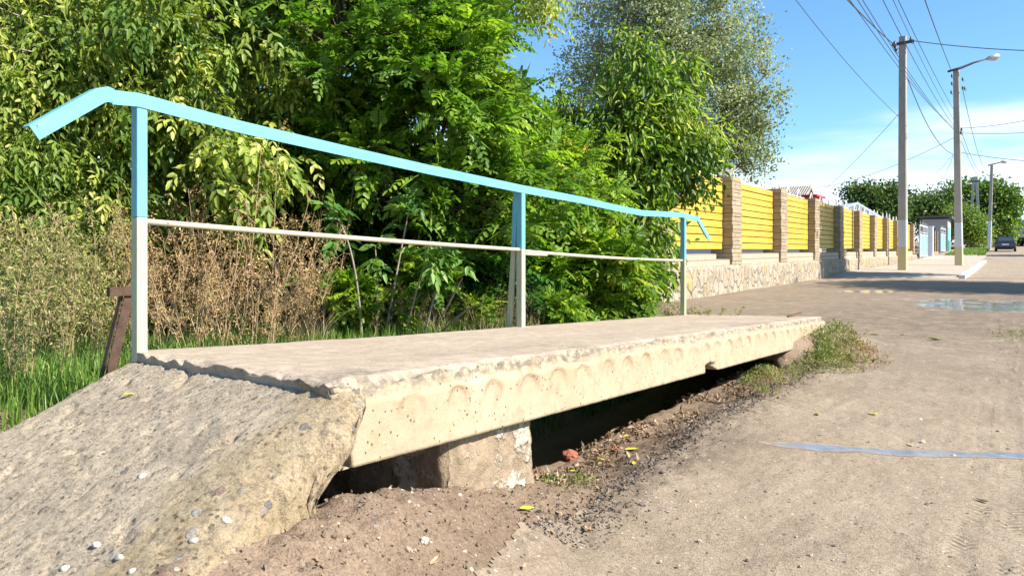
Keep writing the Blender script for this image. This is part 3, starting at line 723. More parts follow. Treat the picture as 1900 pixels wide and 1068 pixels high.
M_white = plain('white_metal_paint', (0.72, 0.72, 0.70), 0.5, var=0.1)
fence = empty('fence', (-4.68, 12, 0), 'yellow board fence with tan block pillars on a crazy stone base', 'fence')
XF = -4.68
def fz(y): return 0.59 + 0.35 * (G0(y) - G0(20))          # ledge height
def stone_base(y0, y1, parent, zl):
    ys = np.arange(y0, y1, 0.05); zs = np.linspace(-0.25, zl, 16)
    Y, Z = np.meshgrid(ys, zs, indexing='ij'); n = fbm(Y * 3.0, Z * 3.3, 2, 4)
    Xf = XF + 0.03 * n + 0.02 * fbm(Y * 11, Z * 11, 5, 3) - 0.01; Xf[:, -1] -= 0.03
    idx = np.arange(Y.size).reshape(Y.shape); V = np.stack([Xf, Y, Z], -1).reshape(-1, 3); n0 = len(V)
    V = np.concatenate([V, np.stack([np.full(len(ys), XF - 0.55), ys, np.full(len(ys), zl)], -1), np.stack([np.full(len(ys), XF - 0.55), ys, np.full(len(ys), -0.3)], -1)])
    Q = np.stack([idx[:-1, :-1], idx[1:, :-1], idx[1:, 1:], idx[:-1, 1:]], -1).reshape(-1, 4)
    a = idx[:, -1]; b = n0 + np.arange(len(ys)); c_ = b + len(ys)
    Q = np.concatenate([Q, np.stack([a[:-1], a[1:], b[1:], b[:-1]], -1), np.stack([b[:-1], b[1:], c_[1:], c_[:-1]], -1)])
    for e in (0, len(ys) - 1):
        V = np.concatenate([V, [[XF, ys[e], -0.3]]]); Q = np.concatenate([Q, [[idx[e, 0], idx[e, -1], b[e], c_[e]]]])
    return link('stone_base', np_mesh('stone_base', V, Q, 4, False), M_mas, parent)
stone_base(4.5, 53.6, fence, 0.59)
pil_y = [11.75 + 4.0 * k for k in range(-1, 11)]
M_cap = plain('grey_cap', (0.30, 0.26, 0.21), 0.9, var=.3)
def pillar(y, z0, z1, parent, wy=0.52, w=.5, xf=XF - 0.03):
    mb = MB(); nlay = 11; h = (z1 - z0) / nlay
    for i in range(nlay):
        j = random.uniform(-.006, .006); e = 0.0
        mb.box((xf - w, y - wy/2 + j + .004, z0 + i*h + .004), (xf + j + 0.008, y + wy/2 - j, z0 + (i+1)*h - 0.002), 0, 0.006)
    mb.box((xf - w + .02, y - wy/2 + .018, z0), (xf - .016, y + wy/2 - .018, z1 - .01))
    return mb.build('pillar', M_pil, parent, bevel=0.006)
for k, y in enumerate(pil_y):
    pillar(y, fz(y), 2.42 + random.uniform(-.02, .02) - (0.0 if k < 4 else 0.02), fence, 0.66, .44)
for k, y in enumerate(pil_y[:-1]):
    a, b_ = y + 0.34, y + 4.0 - 0.34
    # low block course
    mb = MB(); mb.box((XF - 0.32, a, 0.591), (XF - 0.075, b_, 0.705)); 
    y1_ = b_ if k != 1 else b_ - 0.85
    mb.box((XF - 0.32, a, 0.706), (XF - 0.078, y1_, 0.82)); mb.build('block_course', M_crs, fence, bevel=0.004)
    bd = MB(); n = 10; z0 = 0.90 + (0.03 if k > 3 else 0); hh = 0.147
    for i in range(n):
        jj = random.uniform(-.004, .004)
        bd.box((XF - 0.245 + jj, a + 0.02, z0 + i*hh + .011), (XF - 0.222 + jj, b_ - 0.02, z0 + (i+1)*hh - .007), 0, 0.004)
    bd.box((XF - 0.27, a + .02, z0), (XF - 0.247, b_ - .02, z0 + n*hh - .01), 1)
    bd.build('board_panel', [M_yel, M_gap], fence, bevel=0.003)
    # white metal tracery above the boards
    tr = MB(); y = a; zt = z0 + n*hh + .0; xt = XF - 0.33
    while y < b_ - .35:
        hgt = random.uniform(.22, .34)
        tr.bar((xt, y, zt - .05), (xt, y + .30, zt + hgt), .026); tr.bar((xt, y + .30, zt + hgt), (xt, y + .62, zt - .05), .026)
        y += random.uniform(1.0, 1.5)
    tr.bar((xt, a, zt + .05), (xt, b_, zt + .05), .02)
    tr.build('metal_tracery', M_white, fence)
# one tilted slate plate on the first big pillar
sl_ = MB(); sl_.bar((XF - .3, pil_y[2] - .25, 2.43), (XF - .25, pil_y[2] + .3, 2.60), .3, .02); sl_.build('loose_plate', M_cap, fence)
# gates further along
M_turq = plain('turquoise_paint', (0.22, 0.62, 0.66), 0.5, var=0.12)
M_teal = plain('teal_paint', (0.04, 0.27, 0.24), 0.5, var=0.12)
def gate(y0, y1, label, xg, zb, zt):
    g = empty('gate', (xg, (y0 + y1)/2, zb), label, 'gate')
    p = MB(); p.box((xg - .02, y0 + .06, zb + .3), (xg, y1 - .06, zb + 1.62)); p.build('sheet_panel', M_turq, g)
    f = MB()
    for yy in (y0, (y0 + y1)/2, y1): f.bar((xg + .02, yy, zb), (xg + .02, yy, zt), .07)
    for zz in (zb + .28, zb + 1.64, zt): f.bar((xg + .021, y0, zz), (xg + .021, y1, zz), .06)
    for i in range(6):
        yy = y0 + (y1 - y0) * (i + .5) / 6; f.bar((xg + .02, yy, zt), (xg + .02, yy + random.uniform(-.06, .06), zt + random.uniform(.2, .34)), .025)
        f.bar((xg + .02, yy, zb + 1.64), (xg + .02, yy, zt), .02)
    f.bar((xg + .02, y0, zb + 1.82), (xg + .02, y1, zb + 1.82), .02)
    f.build('frame', M_white, g); return g
gate(54.2, 59.6, 'turquoise sheet gate with white frame and spikes, beside the end of the yellow fence', XF + .05, .2, 2.45)
gp = MB(); gp.box((XF - .2, 61.0, .1), (XF + .32, 61.5, 2.5)); gp.box((XF - .24, 60.96, 2.5), (XF + .36, 61.54, 2.56))
tag(gp.build('gate_post', M_white, bevel=.01), 'broad white post standing just past the turquoise gate', 'gate post')
f2 = empty('brick_fence', (XF, 70, .2), 'short tan brick pillar fence beyond the white gate post', 'fence')
for k in range(4): pillar(63.2 + 2.5 * k, .75, 2.40, f2, .5)
mb = MB(); mb.box((XF - .5, 62.5, .1), (XF - .01, 71.3, .74)); mb.build('stone_base', M_mas, f2)
mb = MB()
for k in range(3): mb.box((XF - .3, 63.47 + 2.5*k, .76), (XF - .2, 65.4 + 2.5*k, 2.25))
mb.build('infill', M_pil, f2)
gate(72.4, 78.2, 'smaller pale turquoise gate with white spikes next to the beige hut', XF + .05, .55, 2.7)
# hut
c0 = at(1763, 470, 64.0)
M_beige = plain('beige_render', (0.40, 0.36, 0.32), 0.9, var=.1); M_dk = plain('dark_slate', (0.10, 0.115, 0.12), .7)
M_lit = plain('cream_render', (0.60, 0.56, 0.47), .9, var=.1)
hut = empty('hut', (-4.6, 80.4, .6), 'small beige hut with a flat dark roof and a teal door behind the fences', 'hut')
hx, hy = -4.55, 80.4
mb = MB(); mb.box((hx - 2.1, hy, .3), (hx, hy + 4.6, 3.75)); mb.build('wall', M_beige, hut)
mb = MB(); mb.prism([(hy - .35, 3.86), (hy + 4.9, 3.76), (hy + 4.9, 3.92), (hy - .35, 4.04)], 'x', hx - 2.4, hx + .35); mb.build('roof', M_dk, hut)
mb = MB(); mb.box((hx, hy + .35, .5), (hx + .05, hy + 3.4, 1.75)); mb.box((hx, hy + .35, 1.76), (hx + .05, hy + 3.4, 3.0), 1); mb.build('door', [M_teal, M_turq], hut)
mb = MB(); mb.box((hx - 2.0, hy - .04, 1.5), (hx - 1.0, hy, 2.9)); mb.build('shutter', plain('shutter_grey', (0.2, .19, .185)), hut)
# grey plank fence beyond
M_plank = plain('weathered_planks', (0.38, 0.36, 0.33), .95, var=.35, scale=5)
pf = empty('plank_fence', (-4.0, 96, .9), 'weathered grey plank fence beyond the hut', 'fence')
mb = MB(); y = 90.2
while y < 112:
    z = float(G0(y)); mb.box((-4.03, y, z - .1), (-4.0, y + .19, z + 1.45 + random.uniform(-.08, .08))); y += .21
mb.build('planks', M_plank, pf)
mb = MB()
for z_ in (.5, 1.2): mb.bar((-4.06, 90.2, 1.0 + z_ - .1), (-4.06, 112, 1.3 + z_ - .1), .05)
mb.build('rail', M_plank, pf)

# ------------------------------------------------------------------ houses behind the fence
M_slate = Mat('slate_roof', .9, .2); ws = M_slate.n('ShaderNodeTexWave'); ws.inputs['Scale'].default_value = 2.2
M_slate.l(M_slate.pos((1, .2, 0), (0, 0, .3)), ws.inputs['Vector']); M_slate.col(M_slate.mix(M_slate.mr(M_slate.noise(3), .3, .7), (.40, .35, .29), (.30, .27, .23)))
M_slate.bump(ws.outputs['Fac'], .05, .8); M_slate = M_slate.m
M_red = plain('red_paint', (0.50, 0.02, 0.03), .5); M_wall = plain('white_wall', (0.62, 0.60, 0.55), .9, var=.1)
def house(label, A, name='house'):
    return empty(name, A, label, 'house')
A = at(1472, 395, 50)
h1 = house('house with a grey corrugated asbestos roof and small dormer showing over the yellow fence', (A.x, A.y, .2))
x_, y_ = A.x, A.y
mb = MB(); mb.box((x_ - 9, y_ - 3.5, 0), (x_ - 1.0, y_ + 7, 2.9)); mb.build('wall', M_wall, h1)
mb = MB(); mb.prism([(y_ - 4, 2.7), (y_ + 1.6, 4.62), (y_ + 7.4, 2.7), (y_ + 7.4, 2.55), (y_ + 1.6, 4.45), (y_ - 4, 2.55)], 'x', x_ - 10, x_ + .2); mb.build('roof', M_slate, h1)
d0 = at(1500, 372, 50)
mb = MB(); mb.box((d0.x - 1.6, d0.y - 1.6, 3.0), (d0.x, d0.y + .5, 4.4)); mb.build('dormer', M_slate, h1)
mb = MB(); mb.prism([(d0.y - 1.9, 4.35), (d0.y - .55, 5.08), (d0.y + .8, 4.35), (d0.y + .8, 4.2), (d0.y - .55, 4.9), (d0.y - 1.9, 4.2)], 'x', d0.x - 2.2, d0.x + .3); mb.build('dormer_roof', M_slate, h1)
r0 = at(1508, 378, 44)
M_open = plain('dark_opening', (.06, .015, .015))
rs = empty('red_shed', (r0.x, r0.y, 0), 'bright red shed top with round openings showing over the fence in front of the house', 'shed')
mb = MB(); mb.box((r0.x - 1.4, r0.y - 1.2, 0), (r0.x + .3, r0.y + .9, 3.1), 1); mb.box((r0.x - 1.4, r0.y - 1.2, 3.11), (r0.x + .3, r0.y + .9, 3.92)); mb.build('wall', [M_red, M_wall], rs)
mb = MB(); mb.box((r0.x - 1.6, r0.y - 1.4, 3.92), (r0.x + .5, r0.y + 1.1, 4.02)); mb.build('roof', M_red, rs)
for i in range(4):
    mb = MB(); mb.tube([(r0.x - 1.2 + .4*i, r0.y - 1.19, 3.62), (r0.x - 1.2 + .4*i, r0.y - 1.23, 3.62)], .12, 10); mb.build('vent', M_open, rs)
# metal canopy
M_galv = plain('galvanised_sheet', (0.55, 0.62, 0.70), .45, var=.1, metal=.2)
k0 = at(1592, 375, 56); k1 = at(1650, 410, 56); k2 = at(1545, 392, 56)
cn = empty('canopy', (k0.x, k0.y, 0), 'light blue metal canopy roof with a row of white slats behind the fence', 'canopy')
mb = MB(); dp = Vector((-3.5, 5.5, 0))
for a_, b_ in ((k2, k0), (k0, k1)):
    vs = [a_, b_, b_ + dp, a_ + dp]; vs = vs + [v_ - Vector((0, 0, .16)) for v_ in vs]
    mb.add(vs, [(0,1,2,3), (7,6,5,4), (0,4,5,1), (1,5,6,2), (2,6,7,3), (3,7,4,0)])
mb.build('roof', M_galv, cn)
mb = MB()
for i in range(26):
    t = i / 25; p = k2 + (k0 - k2) * (t * 2) if t < .5 else k0 + (k1 - k0) * (t * 2 - 1)
    mb.bar(p - Vector((0, .1, .15)), p - Vector((.1, .1, .75)), .09)
mb.build('slats', M_white, cn)
mb = MB()
for p in (k2, k1, k2 + dp, k1 + dp): mb = MB(); mb.bar((p.x, p.y, 0), (p.x, p.y, p.z - .1), .12); mb.build('post', M_white, cn)

# ------------------------------------------------------------------ poles
def polemat(name, z1, z2, band, low):
    m = Mat(name, .9, .2); sep = m.n('ShaderNodeSeparateXYZ'); m.l(m.tc.outputs['Object'], sep.inputs[0])
    c = m.mix(m.mr(m.noise(2.5, 6, .65, m.pos((2, 2, .5))), .3, .7), (.30, .285, .25), (.42, .40, .355))
    c = m.mix(m.mr(m.noise(14, 6, .7), .55, .7, 0, .6), c, (.2, .19, .17))
    wob = m.math('ADD', sep.outputs[2], m.math('MULTIPLY', m.math('SUBTRACT', m.noise(12, 3), .5), .04))
    chip = m.mr(m.noise(9, 7, .7), .62, .67, 0, .8)
    c = m.mix(m.mr(wob, z2 - .01, z2 + .01, 1, 0), c, m.mix(chip, band, (.4, .38, .34)))
    c = m.mix(m.mr(wob, z1 - .01, z1 + .01, 1, 0), c, m.mix(chip, low, (.4, .38, .34)))
    m.col(c); m.bump(m.noise(20, 5), .01, .7); return m.m
M_ins = plain('insulator', (.10, .08, .07), .4); M_iron = plain('dark_iron', (.07, .065, .06), .6)
def pole(x, y, zt, wb, wt, mat, label, yaw=0.0, top=None, group=None):
    zb = float(G0(y)) - .1; r = empty('utility_pole', (x, y, zb), label, 'utility pole', group)
    mb = MB(); vs = []
    tx, ty = top or (x, y)
    for (cx, cy, z, w) in ((x, y, zb, wb), (tx, ty, zt, wt)):
        h = w / 2; k = w * .12
        vs += [(cx + a_, cy + b_, z) for a_, b_ in ((-h, -h+k), (-h+k, -h), (h-k, -h), (h, -h+k), (h, h-k), (h-k, h), (-h+k, h), (-h, h-k))]
    mb.add(vs, [tuple(reversed(range(8))), tuple(range(8, 16))] + [(i, (i+1) % 8, (i+1) % 8 + 8, i + 8) for i in range(8)])
    mb.build('shaft', mat, r); return r
P1 = Vector((-3.22, 31.35, 0)); P2 = Vector((-1.82, 40.2, 0)); P3 = Vector((-1.5, 91, 0))
m1 = polemat('pole_paint_near', 1.07, 2.07, (.50, .53, .58), (.50, .44, .24))
m2 = polemat('pole_paint_far', 1.07, 2.17, (.52, .57, .62), (.52, .47, .30))
p1 = pole(P1.x, P1.y, 8.78, .32, .24, m1, 'tall grey concrete pole with white and yellow painted foot, right in front of the fence')
mb = MB(); mb.bar((P1.x - .35, P1.y - .14, 8.50), (P1.x + .38, P1.y - .1, 8.55), .08, .10); mb.build('crossarm', M_iron, p1)
def insul(p, par, s=1.0):
    mb = MB(); mb.tube([p + Vector((0, 0, -.10*s)), p, p + Vector((0, 0, .10*s))], [.03*s, .055*s, .03*s], 8); mb.tube([p + Vector((0, 0, -.1*s)), p + Vector((.06*s, 0, -.16*s)), p + Vector((.12*s, 0, -.08*s))], .012*s, 5)
    return mb.build('insulator', M_ins, par, smooth=True)
insul(at(1660, 83, 27.9), p1, 1.3); insul(at(1662, 92, 27.9), p1); insul(at(1690, 74, 27.9), p1)
p2 = pole(P2.x, P2.y, 9.15, .34, .24, m2, 'concrete street lamp pole with white and yellow painted foot, standing near the kerb', top=(P2.x - .12, P2.y))
mb = MB(); a_ = at(1759, 133, 34.4); b_ = at(1783, 126, 34.4); c_ = at(1832, 109, 34.2); mb.tube([a_, b_, (b_ + c_)/2 + Vector((0, 0, .03)), c_], [.05, .06, .045, .035], 8); mb.build('lamp_arm', M_iron, p2, smooth=True)
def lamp_head(a_, b_, par, w, m_top, m_glass):
    mb = MB(); d = b_ - a_
    mb.tube([a_, a_ + d*.15, a_ + d*.45, a_ + d*.85, b_], [w*.4, w*.75, w, w*.85, w*.25], 10); mb.build('lamp_head', m_top, par, smooth=True)
    mb = MB(); q = Vector((0, 0, -w*.5)); mb.tube([a_ + d*.3 + q, a_ + d*.6 + q*1.3, a_ + d*.88 + q], [w*.4, w*.65, w*.4], 10); mb.build('lamp_glass', m_glass, par, smooth=True)
M_alu = plain('aluminium', (.5, .5, .5), .4, metal=.5); M_glass = plain('lamp_glass', (.45, .47, .48), .2, .6)
lamp_head(at(1831, 110, 34.2), at(1855, 103, 34.1), p2, .14, M_alu, M_glass)
for u, v in ((1766, 141), (1786, 147), (1766, 155), (1786, 163), (1790, 164), (1765, 171), (1784, 240), (1783, 246)): insul(at(u, v, 34.4), p2, .8)
m3 = polemat('pole_paint_distant', 1.9, 3.0, (.60, .64, .68), (.58, .62, .66))
zb3 = float(G0(91))
p3 = pole(P3.x, P3.y, 9.55, .36, .26, m3, 'farther street lamp pole with a whitewashed foot, beside the dark car', top=(P3.x + .25, P3.y))
mb = MB(); a_ = at(1833, 307, 77); b_ = at(1857, 301, 76.8); mb.tube([a_, b_], [.07, .05], 6); mb.build('lamp_arm', M_iron, p3); lamp_head(b_, at(1869, 298.5, 76.7), p3, .17, M_alu, M_glass)
m4 = plain('bare_pole_concrete', (.42, .41, .38), .9)
p4 = empty('twin_pole', at(1809, 460, 82), 'pair of pale concrete poles leaning together among the far trees', 'utility pole')
a_ = at(1809, 328, 82)
for dx in (-.5, .5):
    mb = MB(); mb.bar((p4.location.x + dx, p4.location.y, .9), (a_.x + dx*.25, a_.y, a_.z), .26); mb.build('shaft', m4, p4)
mb = MB(); mb.bar((a_.x - .4, a_.y - .15, a_.z - .5), (a_.x + .4, a_.y - .15, a_.z - .5), .1); mb.build('crossarm', M_iron, p4)
# ------------------------------------------------------------------ wires
M_wire = plain('wire', (.06, .065, .07), .6, var=.1)
def wire(A_, B_, r, label, sag=0.0, ext=0.0, exta=0.0):
    A_ = A_ + (A_ - B_) * exta; B_ = B_ + (B_ - A_) * ext
    n = 22; pts = [A_ + (B_ - A_) * t - Vector((0, 0, sag * 4 * t * (1 - t))) for t in np.linspace(0, 1, n)]
    o = tubes('power_cable', [[tuple(p) for p in pts]], [[r] * n], M_wire, None, 4)
    return tag(o, label, 'cable', 'overhead cables')
W = wire
W(at(1495, 2, 21), at(1667, 216, 28.0), .010, 'long thin cable drooping to the middle of the nearest concrete pole', .35, 0, .6)
W(at(1578, -3, 19), at(1660, 84, 27.9), .020, 'thick dark cable ending at the insulator on the near pole top', .12, 0, .8)
W(at(1620, 0, 17), at(1772, 238, 34.4), .0085, 'leftmost of the close bundle of three wires passing behind the near pole', .75, 0, .9)
W(at(1631, 0, 17), at(1773, 242, 34.4), .0085, 'middle wire of the close bundle passing behind the near pole', .75, 0, .9)
W(at(1635, 0, 17), at(1775, 246, 34.4), .0085, 'rightmost of the close bundle of three wires passing behind the near pole', .68, 0, .9)
W(at(1663, 0, 17), at(1777, 243, 34.4), .0085, 'single wire just right of the near pole top, sagging to the lamp pole', .6, 0, .9)
W(at(1676, 0, 17), at(1778, 235, 34.4), .0065, 'faintest thin wire running down to the lamp pole', .5, 0, .9)
W(at(1682, 0, 17), at(1777, 215, 34.4), .0085, 'wire meeting the lamp pole highest of the sagging group', .4, 0, .9)
W(at(1719, 0, 20), at(1765, 131, 34.4), .014, 'twisted dark cable running steeply down to the lamp arm', .12, 0, .8)
W(at(1688, 75, 27.9), at(1900, 88, 25), .015, 'nearly level dark cable leaving the near pole top to the right', .12, .5)
W(at(1684, 146, 28), at(1768, 286, 34.4), .015, 'slack dark cable looping from the near pole down to the lamp pole', .55)
W(at(1667, 212, 28), at(1524, 356, 46), .011, 'thin cable slanting down from the near pole to the grey roofed house', .15)
W(at(1771, 255, 34.4), at(1490, 352, 50), .011, 'long faint cable running left from the lamp pole behind the near pole', .45)
W(at(1768, 287, 34.4), at(1700, 346, 50), .009, 'left one of two short drop wires below the lamp pole joint', .25)
W(at(1769, 288, 34.4), at(1735, 352, 55), .009, 'right one of two short drop wires below the lamp pole joint', .25)
W(at(1784, 238, 34.4), at(1900, 219, 30), .010, 'thin cable rising to the right from the lamp pole', .12, .5)
W(at(1784, 247, 34.4), at(1900, 243, 30), .010, 'thin level cable leaving the lamp pole to the right', .08, .5)
W(at(1784, 283, 34.4), at(1900, 295, 30), .011, 'lowest cable leaving the lamp pole to the right', .08, .5)
W(at(1786, 165, 34.4), at(1834, 316, 77), .013, 'upper cable between the two street lamp poles', 1.1)
W(at(1784, 245, 34.4), at(1834, 322, 77), .011, 'middle cable between the two street lamp poles', .9)
W(at(1784, 262, 34.4), at(1834, 327, 77), .011, 'lower cable between the two street lamp poles', .9)

# ------------------------------------------------------------------ car and truck
M_car = Mat('dark_blue_paint', .25, .5); M_car.col((.012, .016, .045)); M_car.b.inputs['Coat Weight'].default_value = .6; M_car = M_car.m
M_glz = Mat('car_glass', .08, .6); M_glz.col((.05, .06, .065)); M_glz = M_glz.m
M_tyre = plain('tyre', (.02, .02, .02), .9); M_blk = plain('black_plastic', (.03, .03, .03), .6)
M_plate = plain('number_plate', (.7, .7, .7), .4); M_rl = plain('tail_light', (.20, .02, .02), .3)
cp = at(1865.5, 467, 66); cz = float(G0(cp.y)); cx_, cy_ = cp.x, cp.y
car = empty('parked_car', (cx_, cy_, cz), 'dark blue hatchback standing at the left roadside near the far lamp pole', 'car')
mb = MB(); hw = .80
def loft(mb, secs, m=0, cap=True):
    b = len(mb.v); n = len(secs[0])
    for s_ in secs: mb.v += [tuple(p) for p in s_]
    for i in range(len(secs) - 1):
        for j_ in range(n): mb.f.append((b+i*n+j_, b+i*n+(j_+1) % n, b+(i+1)*n+(j_+1) % n, b+(i+1)*n+j_)); mb.m.append(m)
    if cap: mb.f += [tuple(b + k for k in range(n)), tuple(b + (len(secs)-1)*n + k for k in range(n))]; mb.m += [m, m]
def csec(y, w, zb, zt, r=.12):
    return [(cx_ - w, cy_ + y, cz + zb + r), (cx_ - w + r*.5, cy_ + y, cz + zb), (cx_ + w - r*.5, cy_ + y, cz + zb), (cx_ + w, cy_ + y, cz + zb + r), (cx_ + w, cy_ + y, cz + zt - r), (cx_ + w - r, cy_ + y, cz + zt), (cx_ - w + r, cy_ + y, cz + zt), (cx_ - w, cy_ + y, cz + zt - r)]
loft(mb, [csec(-.05, .70, .35, .80), csec(0, .78, .28, .86), csec(.35, .80, .25, .92), csec(1.0, .81, .22, .93), csec(3.0, .81, .22, .90), csec(3.7, .78, .25, .82), csec(4.0, .70, .32, .70)])
mb.build('body', M_car, car, smooth=False)
mb = MB(); loft(mb, [csec(.12, .70, .80, .93, .05), csec(.62, .58, .80, 1.36, .06), csec(1.9, .58, .80, 1.39, .06), csec(2.9, .70, .80, .93, .05)]); mb.build('cabin', M_car, car)
mb = MB(); mb.add([(cx_ - .56, cy_ + .135, cz + .97), (cx_ + .56, cy_ + .135, cz + .97), (cx_ + .47, cy_ + .50, cz + 1.30), (cx_ - .47, cy_ + .50, cz + 1.30), (cx_ - .56, cy_ + .17, cz + .95), (cx_ + .56, cy_ + .17, cz + .95), (cx_ + .47, cy_ + .54, cz + 1.28), (cx_ - .47, cy_ + .54, cz + 1.28)], [(0,1,2,3), (7,6,5,4), (0,4,5,1), (1,5,6,2), (2,6,7,3), (3,7,4,0)]); mb.build('rear_window', M_glz, car)
for s_ in (-1, 1):
    mb = MB(); X_ = cx_ + s_*.665; mb.add([(X_ + .03*s_, cy_ + .6, cz + .93), (X_ + .03*s_, cy_ + 2.5, cz + .93), (X_ - .06*s_, cy_ + 1.95, cz + 1.30), (X_ - .06*s_, cy_ + .85, cz + 1.30)], [(0,1,2,3)]); mb.build('side_window', M_glz, car)
    mb = MB(); mb.box((cx_ + s_*.74 - .10, cy_ - .07, cz + .62), (cx_ + s_*.74 + .03, cy_ + .1, cz + .78)); mb.build('tail_light', M_rl, car)
    for yy in (.7, 3.2):
        mb = MB(); mb.tube([(cx_ + s_*.62, cy_ + yy, cz + .28), (cx_ + s_*.80, cy_ + yy, cz + .28)], .28, 18); w_ = mb.build('wheel', M_tyre, car)
        mb = MB(); mb.tube([(cx_ + s_*.79, cy_ + yy, cz + .28), (cx_ + s_*.815, cy_ + yy, cz + .28)], .16, 14); w2 = link('rim', mb.build('rim', M_alu).data, []) if False else mb.build('rim', M_alu); w2.parent = w_
mb = MB(); mb.box((cx_ - .76, cy_ - .14, cz + .34), (cx_ + .76, cy_ + .02, cz + .50)); mb.build('bumper', M_blk, car, bevel=.03)
mb = MB(); mb.box((cx_ - .26, cy_ - .085, cz + .60), (cx_ + .26, cy_ - .05, cz + .72)); mb.build('number_plate', M_plate, car)
tp = at(1897, 458, 92); tz = float(G0(tp.y)); TX, TY = tp.x + .35, tp.y
tk = empty('truck', (TX, TY, tz), 'truck with a pale box body at the far right end of the road', 'truck')
mb = MB(); mb.box((TX - .9, TY, tz + 1.1), (TX + 1.6, TY + 5.5, tz + 3.1)); mb.build('cargo_box', plain('truck_box', (.42, .43, .46)), tk, bevel=.05)
mb = MB(); mb.box((TX - .7, TY + .1, tz + .7), (TX + 1.4, TY + 7.5, tz + 1.08)); mb.build('chassis', M_blk, tk)
mb = MB(); mb.box((TX - .75, TY + 5.7, tz + 1.1), (TX + 1.45, TY + 7.4, tz + 2.7)); mb.build('cab', plain('truck_cab', (.2, .25, .35)), tk, bevel=.15)
for s_ in (-.7, 1.15):
    for yy in (1.2, 6.4):
        mb = MB(); mb.tube([(TX + s_, TY + yy, tz + .48), (TX + s_ + .28, TY + yy, tz + .48)], .48, 16); mb.build('wheel', M_tyre, tk)
# ------------------------------------------------------------------ foliage
def unit(v): return v / (np.linalg.norm(v, axis=-1, keepdims=True) + 1e-9)
UP = np.array([0, 0, 1.0])
def leaves_arrays(base, d, nrm, L, Wd, tint, fold=0.25, droop=0.15, oval=False):
    """pointed folded leaves: 6 vertices, 2 quads each"""
    base = np.asarray(base); d = unit(np.asarray(d)); N = len(base)
    L = np.broadcast_to(L, N)[:, None]; Wd = np.broadcast_to(Wd, N)[:, None]
    s = unit(np.cross(d, nrm)); nn = np.cross(s, d)
    tip = base + d * L - nn * L * droop
    def pt(t, w, k): return base + d * L * t - nn * L * droop * t * t + s * Wd * w * k + nn * Wd * fold * abs(w)
    ta, wa, tb, wb_ = (.22, .46, .82, .42) if oval else (.30, .5, .68, .38)
    V = np.stack([base, tip, pt(ta, wa, 1), pt(tb, wb_, 1), pt(ta, wa, -1), pt(tb, wb_, -1)], 1)
    i = np.arange(N)[:, None] * 6
    Q = np.concatenate([i + np.array([[0, 2, 3, 1]]), i + np.array([[0, 1, 5, 4]])], 1).reshape(-1, 4)
    return V.reshape(-1, 3), Q, np.repeat(np.broadcast_to(tint, N), 2)
def leaf_object(name, parts, mat, parent=None, smooth=False):
    V = []; Q = []; T = []; b = 0
    for v, q, t in parts: V.append(v); Q.append(q + b); T.append(t); b += len(v)
    V = np.concatenate(V); Q = np.concatenate(Q); T = np.concatenate(T)
    return link(name, np_mesh(name, V, Q, 4, smooth, attrs={'tint': ('FACE', T)}), mat, parent)
def rnd_dir(n, up=0.0, r=rng):
    v = unit(r.normal(size=(n, 3))); v[:, 2] += up; return unit(v)
def compound(base, d, up, R_, pairs, leafL, leafW, tint, sag=0.35, terminal=True, spread=65, oval=False):
    """pinnate leaves: arrays of leaflets for M leaves"""
    M_ = len(base); d = unit(d); s = unit(np.cross(d, up)); n = np.cross(s, d); parts = []
    R_ = np.broadcast_to(R_, M_)[:, None]
    lim = pairs
    for k in range(pairs):
        t = 0.22 + 0.78 * (k + 0.5) / pairs
        p = base + d * R_ * t - UP * R_ * sag * t * t
        tang = unit(d - UP * 2 * sag * t)
        sc = (0.75 + 0.5 * math.sin(math.pi * (0.15 + 0.75 * k / max(1, pairs - 1)))) * rng.uniform(.85, 1.15, M_)
        for sg in (-1, 1):
            a = R_[:, 0] * 0 + math.radians(spread) + rng.normal(0, .12, M_)
            dd = tang * np.cos(a)[:, None] + s * sg * np.sin(a)[:, None] - UP * rng.uniform(.0, .45, M_)[:, None] + rng.normal(0, .08, (M_, 3))
            parts.append(leaves_arrays(p, dd, n + rng.normal(0, .2, (M_, 3)), leafL * sc, leafW * sc, tint + rng.normal(0, .03, M_), oval=oval))
    if terminal:
        p = base + d * R_ - UP * R_ * sag
        parts.append(leaves_arrays(p, unit(d - UP * 2 * sag), n, leafL * 1.1, leafW * 1.05, tint, oval=oval))
    parts.append(leaves_arrays(base, d - UP * sag * .8, s, R_[:, 0] * 1.02, np.full(M_, .004), np.clip(tint * 0 + .5, 0, 1), 0, 0.35))
    return parts
def crown_tips(blobs, n, r=rng, shell=0.55):
    """twig tips spread through a set of ellipsoids (cx,cy,cz,rx,ry,rz), denser to the outside, thinned by noise"""
    b = np.array(blobs, float); w = b[:, 3] * b[:, 4] * b[:, 5]; w = w ** .75; w /= w.sum()
    k = r.choice(len(b), n * 2, p=w); u = unit(r.normal(size=(n * 2, 3))); rad = r.uniform(0, 1, n * 2) ** shell
    P = b[k, :3] + u * rad[:, None] * b[k, 3:]; o = u * b[k, 3:]; o = unit(o)
    keep = vnoise(P[:, 0] * 1.7, P[:, 1] * 1.7, P[:, 2] * 1.7) + .6 * vnoise(P[:, 0] * 4, P[:, 1] * 4, P[:, 2] * 4) > -0.35
    P = P[keep][:n]; o = o[keep][:n]; return P, o
